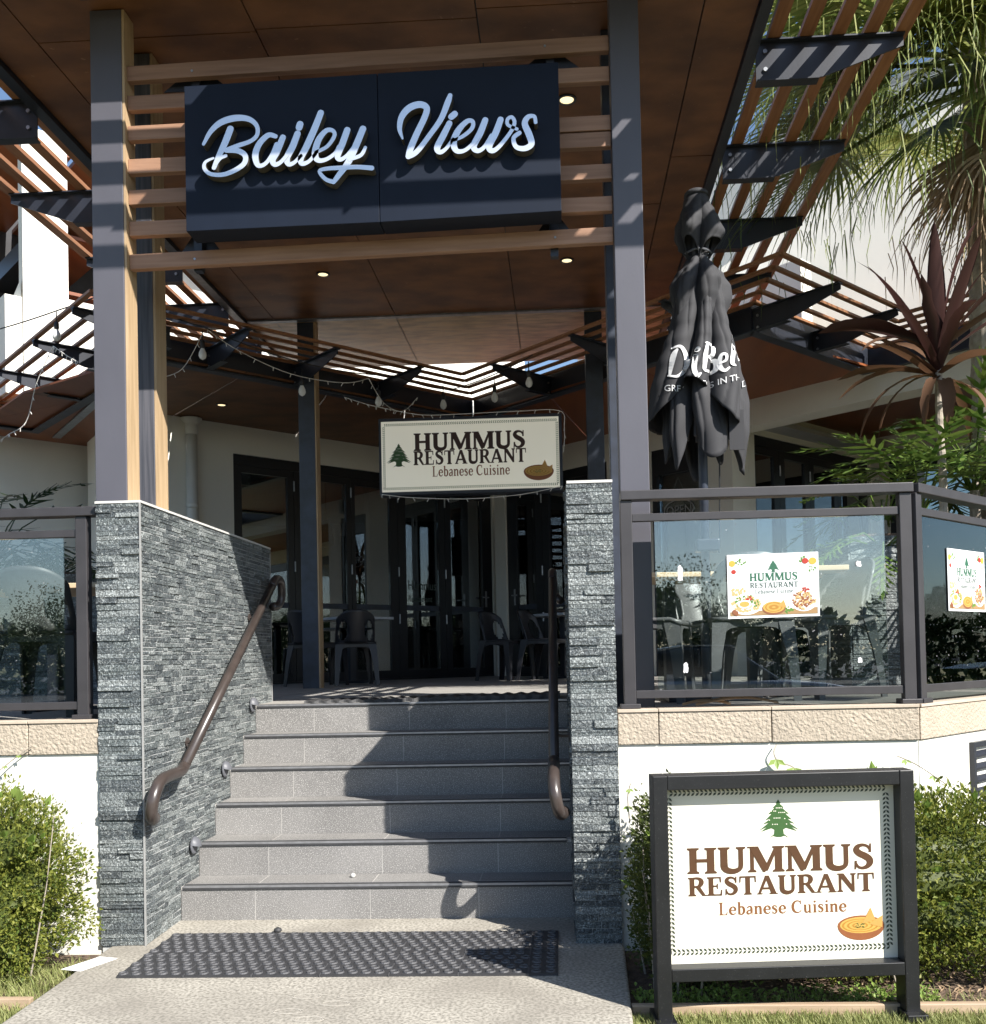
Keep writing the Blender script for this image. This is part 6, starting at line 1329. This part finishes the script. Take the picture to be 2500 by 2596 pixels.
for az, el, pl, R_, m_ in [(182, .30, 1.0, 1.15, 'palm'), (200, .02, .75, 1.1, 'palmdark'), (222, .12, .95, 1.2, 'palm'), (248, .35, .8, 1.15, 'palm'), (275, .05, .8, 1.15, 'palm'), (300, .3, .8, 1.1, 'palm'), (330, .05, .7, 1.1, 'palm'), (165, -.02, 1.0, 1.15, 'palmdark'), (140, .3, .9, 1.1, 'palmdark'), (110, .1, .8, 1.1, 'palm'), (60, .2, .8, 1.1, 'palm'), (20, .1, .8, 1.1, 'palm'), (190, .75, .9, 1.15, 'palm'), (255, .8, .8, 1.15, 'palm'), (320, .75, .7, 1.1, 'palm'), (212, -.62, .60, 1.0, 'palmdark'), (188, -.60, .75, 1.0, 'palmdark'), (238, -.60, .5, 1.0, 'palmdark'), (172, -.3, 1.05, 1.1, 'palmdark'), (265, -.45, .6, 1.05, 'palm'), (222, .6, 1.0, 1.2, 'palm'), (202, .42, 1.15, 1.1, 'palm'), (174, .12, 1.25, 1.1, 'palm'), (195, -.2, 1.05, 1.1, 'palm'), (232, -.15, .8, 1.15, 'palm'), (186, .5, 1.3, 1.1, 'palm'), (212, .25, 1.25, 1.1, 'palm'), (240, .0, .55, 1.1, 'palm'), (260, -.25, .6, 1.15, 'palm'), (285, -.2, .6, 1.15, 'palm'), (225, -.35, .7, 1.15, 'palm'), (210, -.05, .9, 1.15, 'palm'), (250, .15, .95, 1.15, 'palm'), (270, .45, .9, 1.15, 'palm'), (295, .1, .9, 1.1, 'palm'), (198, .2, 1.0, 1.15, 'palm'), (236, .45, .8, 1.15, 'palm'), (310, -.1, .7, 1.1, 'palm')]:
    frond((5.05, 2.25, hubz+q.uniform(-.25, .2)), dirv(az, el), pl, R_*.98, 200+k, m_, droop=q.uniform(1.1, 1.9)); k += 1
for az, el, pl, R_ in [(250, -.9, .4, .95), (285, -.8, .42, 1.0), (310, -.85, .4, 1.0), (335, -.75, .45, 1.0), (225, -1.1, .3, .85), (265, -1.15, .3, 1.0), (300, -1.2, .3, 1.05), (350, -1.0, .4, 1.0)]:
    frond((5.05, 2.25, hubz-.45+q.uniform(-.3, .1)), dirv(az, el), pl, R_, 300+k, 'palmdead', spread=1.1, nseg=30, droop=1.9, name='dead_frond'); k += 1
m = MB()
for i in range(160):
    a = q.uniform(0, 6.283); z = hubz-.9+q.uniform(-.4, .6); p = V((5.05+.14*math.cos(a), 2.25+.14*math.sin(a), z)); e = p+V((.25*math.cos(a)*q.random(), .25*math.sin(a)*q.random(), -q.uniform(.1, .45))); m.tube([p, p.lerp(e, .5)+rv(q, .03), e], .003, 4)
m.build('fibre', 'palmdead', plm, kind='stuff')
# --- vine shoots on the white walls
def shoot(pts, leaves, label, lm='vine'):
    t = thing('vine_shoot', pts[0], label, 'vine', 'vine shoots on the white walls'); m = MB(); c = cr(pts, 6); m.tube(c, .0028, 5); m.build('stem', 'bark', t); l = MB(); q = random.Random(len(label))
    for (i, L) in leaves:
        p = V(c[min(i, len(c)-1)])
        for a in (-.8, 0, .8): leafquad(l, p, V((math.sin(a)+q.uniform(-.2, .2), -.3, -.55*math.cos(a)-.15)), V((0, -1, .3)), L, L*.45, .1)
    l.build('leaves', lm, t); return t
shoot([(2.90, -.428, .875), (2.885, -.44, .84), (2.905, -.44, .80), (2.96, -.45, .78), (3.0, -.46, .745), (3.02, -.5, .70)], [(10, .05), (19, .06), (25, .05)], 'curling vine shoot hanging from the sandstone joint above the ground sign')
shoot([(2.62, -.5, .70), (2.645, -.47, .745), (2.68, -.46, .76), (2.71, -.46, .74)], [(6, .03), (9, .03)], 'tiny vine shoot above the left half of the ground sign')
shoot([(3.6, -.55, .70), (3.5, -.48, .78), (3.42, -.46, .82)], [(3, .03), (9, .03)], 'thin vine shoot at the right end of the ground sign')
shoot([(-.75, -.5, .74), (-.62, -.45, .86), (-.52, -.44, .93)], [(2, .02), (5, .02), (8, .02)], 'dry shoot standing above the left hedge')
shoot([(2.23, -.52, .55), (2.225, -.50, .66), (2.24, -.49, .72)], [(4, .03), (9, .025)], 'thin shoot beside the stone pier')
# --- trees across the street, seen only in the panes
def fartrees(m):
    q = random.Random(44)
    for cx, H in ((-30, 5), (-21, 6.2), (-14, 4.2), (-8, 5.4), (3.5, 3.0), (7.0, 5.6), (9.5, 4.4), (15.5, 3.2), (21, 5.6), (28, 4.6)):
        cy = -38+q.uniform(-3, 3)
        m.tube([(cx, cy, -.06), (cx, cy, H*.5)], [.18, .1], 6)
        cl = [rv(q)*.40 for _ in range(10)]
        for _ in range(6500):
            c = q.choice(cl); u = rv(q).normalized()*q.random()**.45*.55+c; p = V((cx+u.x*H*.5, cy+u.y*H*.4, max(.1, H*.52+u.z*H*.36))); s = q.uniform(.05, .085); leafquad(m, p, rv(q), rv(q), s*1.7, s)
stuff('street_trees', fartrees, 'treefar')
def streetbush(m):
    q = random.Random(46)
    for _ in range(26000):
        x = q.uniform(-55, 55); h = 3.4+.7*math.sin(x*.37)+.5*math.sin(x*1.1)+.3*math.sin(x*2.7); leafquad(m, V((x, -43+q.uniform(-.8, .8), max(-.05, h*(1-q.random()**1.6)))), rv(q), rv(q), .44, .30)
stuff('street_bushes', streetbush, 'treefar')
def sidebush(m):
    q = random.Random(47)
    for _ in range(15000):
        y = q.uniform(-22, 45); h = 3.8+.7*math.sin(y*.37)+.5*math.sin(y*1.1); leafquad(m, V((34+q.uniform(-.8, .8), y, max(-.05, h*(1-q.random()**1.5)))), rv(q), rv(q), .46, .32)
stuff('side_bushes', sidebush, 'treefar')

# --- car parked at the kerb behind the viewer, mirrored in the glass panes
MT['carpaint'] = mat('silver_blue_car_paint', (.30, .33, .38), .25, metal=.5, var=.05, scale=2, coat=.8); MT['carglass'] = mat('dark_car_glass', (.015, .018, .02), .06, var=.1)
car = thing('parked_car', (4.3, -10.6, -.052), 'silver-blue car parked on the street, mirrored in the terrace glass', 'car')
body = [(-2.15, .30), (-2.18, .62), (-2.05, .86), (-1.75, .93), (-1.25, .96), (.72, .93), (1.35, .88), (1.95, .76), (2.15, .58), (2.15, .30), (1.75, .24), (-1.8, .24)]
cabin = [(-1.75, .935), (-1.15, 1.36), (-.6, 1.43), (.05, 1.42), (.75, .935)]
def cpr(poly, y0, y1, ins=0): return MB().prism([(4.3+x, y0, z-.05) for x, z in poly], (0, y1-y0, 0))
cpr(body, -11.45, -9.70).build('body', 'carpaint', car, bevel=.05)
cpr(cabin, -11.28, -9.87).build('cabin_glass', 'carglass', car, bevel=.05)
cpr([(-1.22, 1.33), (-1.12, 1.385), (-.6, 1.455), (.05, 1.445), (.14, 1.40), (.02, 1.425), (-.6, 1.435)], -11.26, -9.89).build('roof', 'carpaint', car)
for x in (-1.35, 1.38):
    for y in (-11.36, -9.79):
        wv_ = MB().lathe((4.3+x, y-.1, .26), [(.31, 0), (.32, .03), (.32, .17), (.31, .2)], 22, (0, 1, 0)).build('wheel', 'rubber', car); MB().lathe((4.3+x, y+(.101 if y > -10 else -.106), .26), [(.2, 0), (.19, .005)], 14, (0, 1, 0)).build('rim', 'alu', wv_)
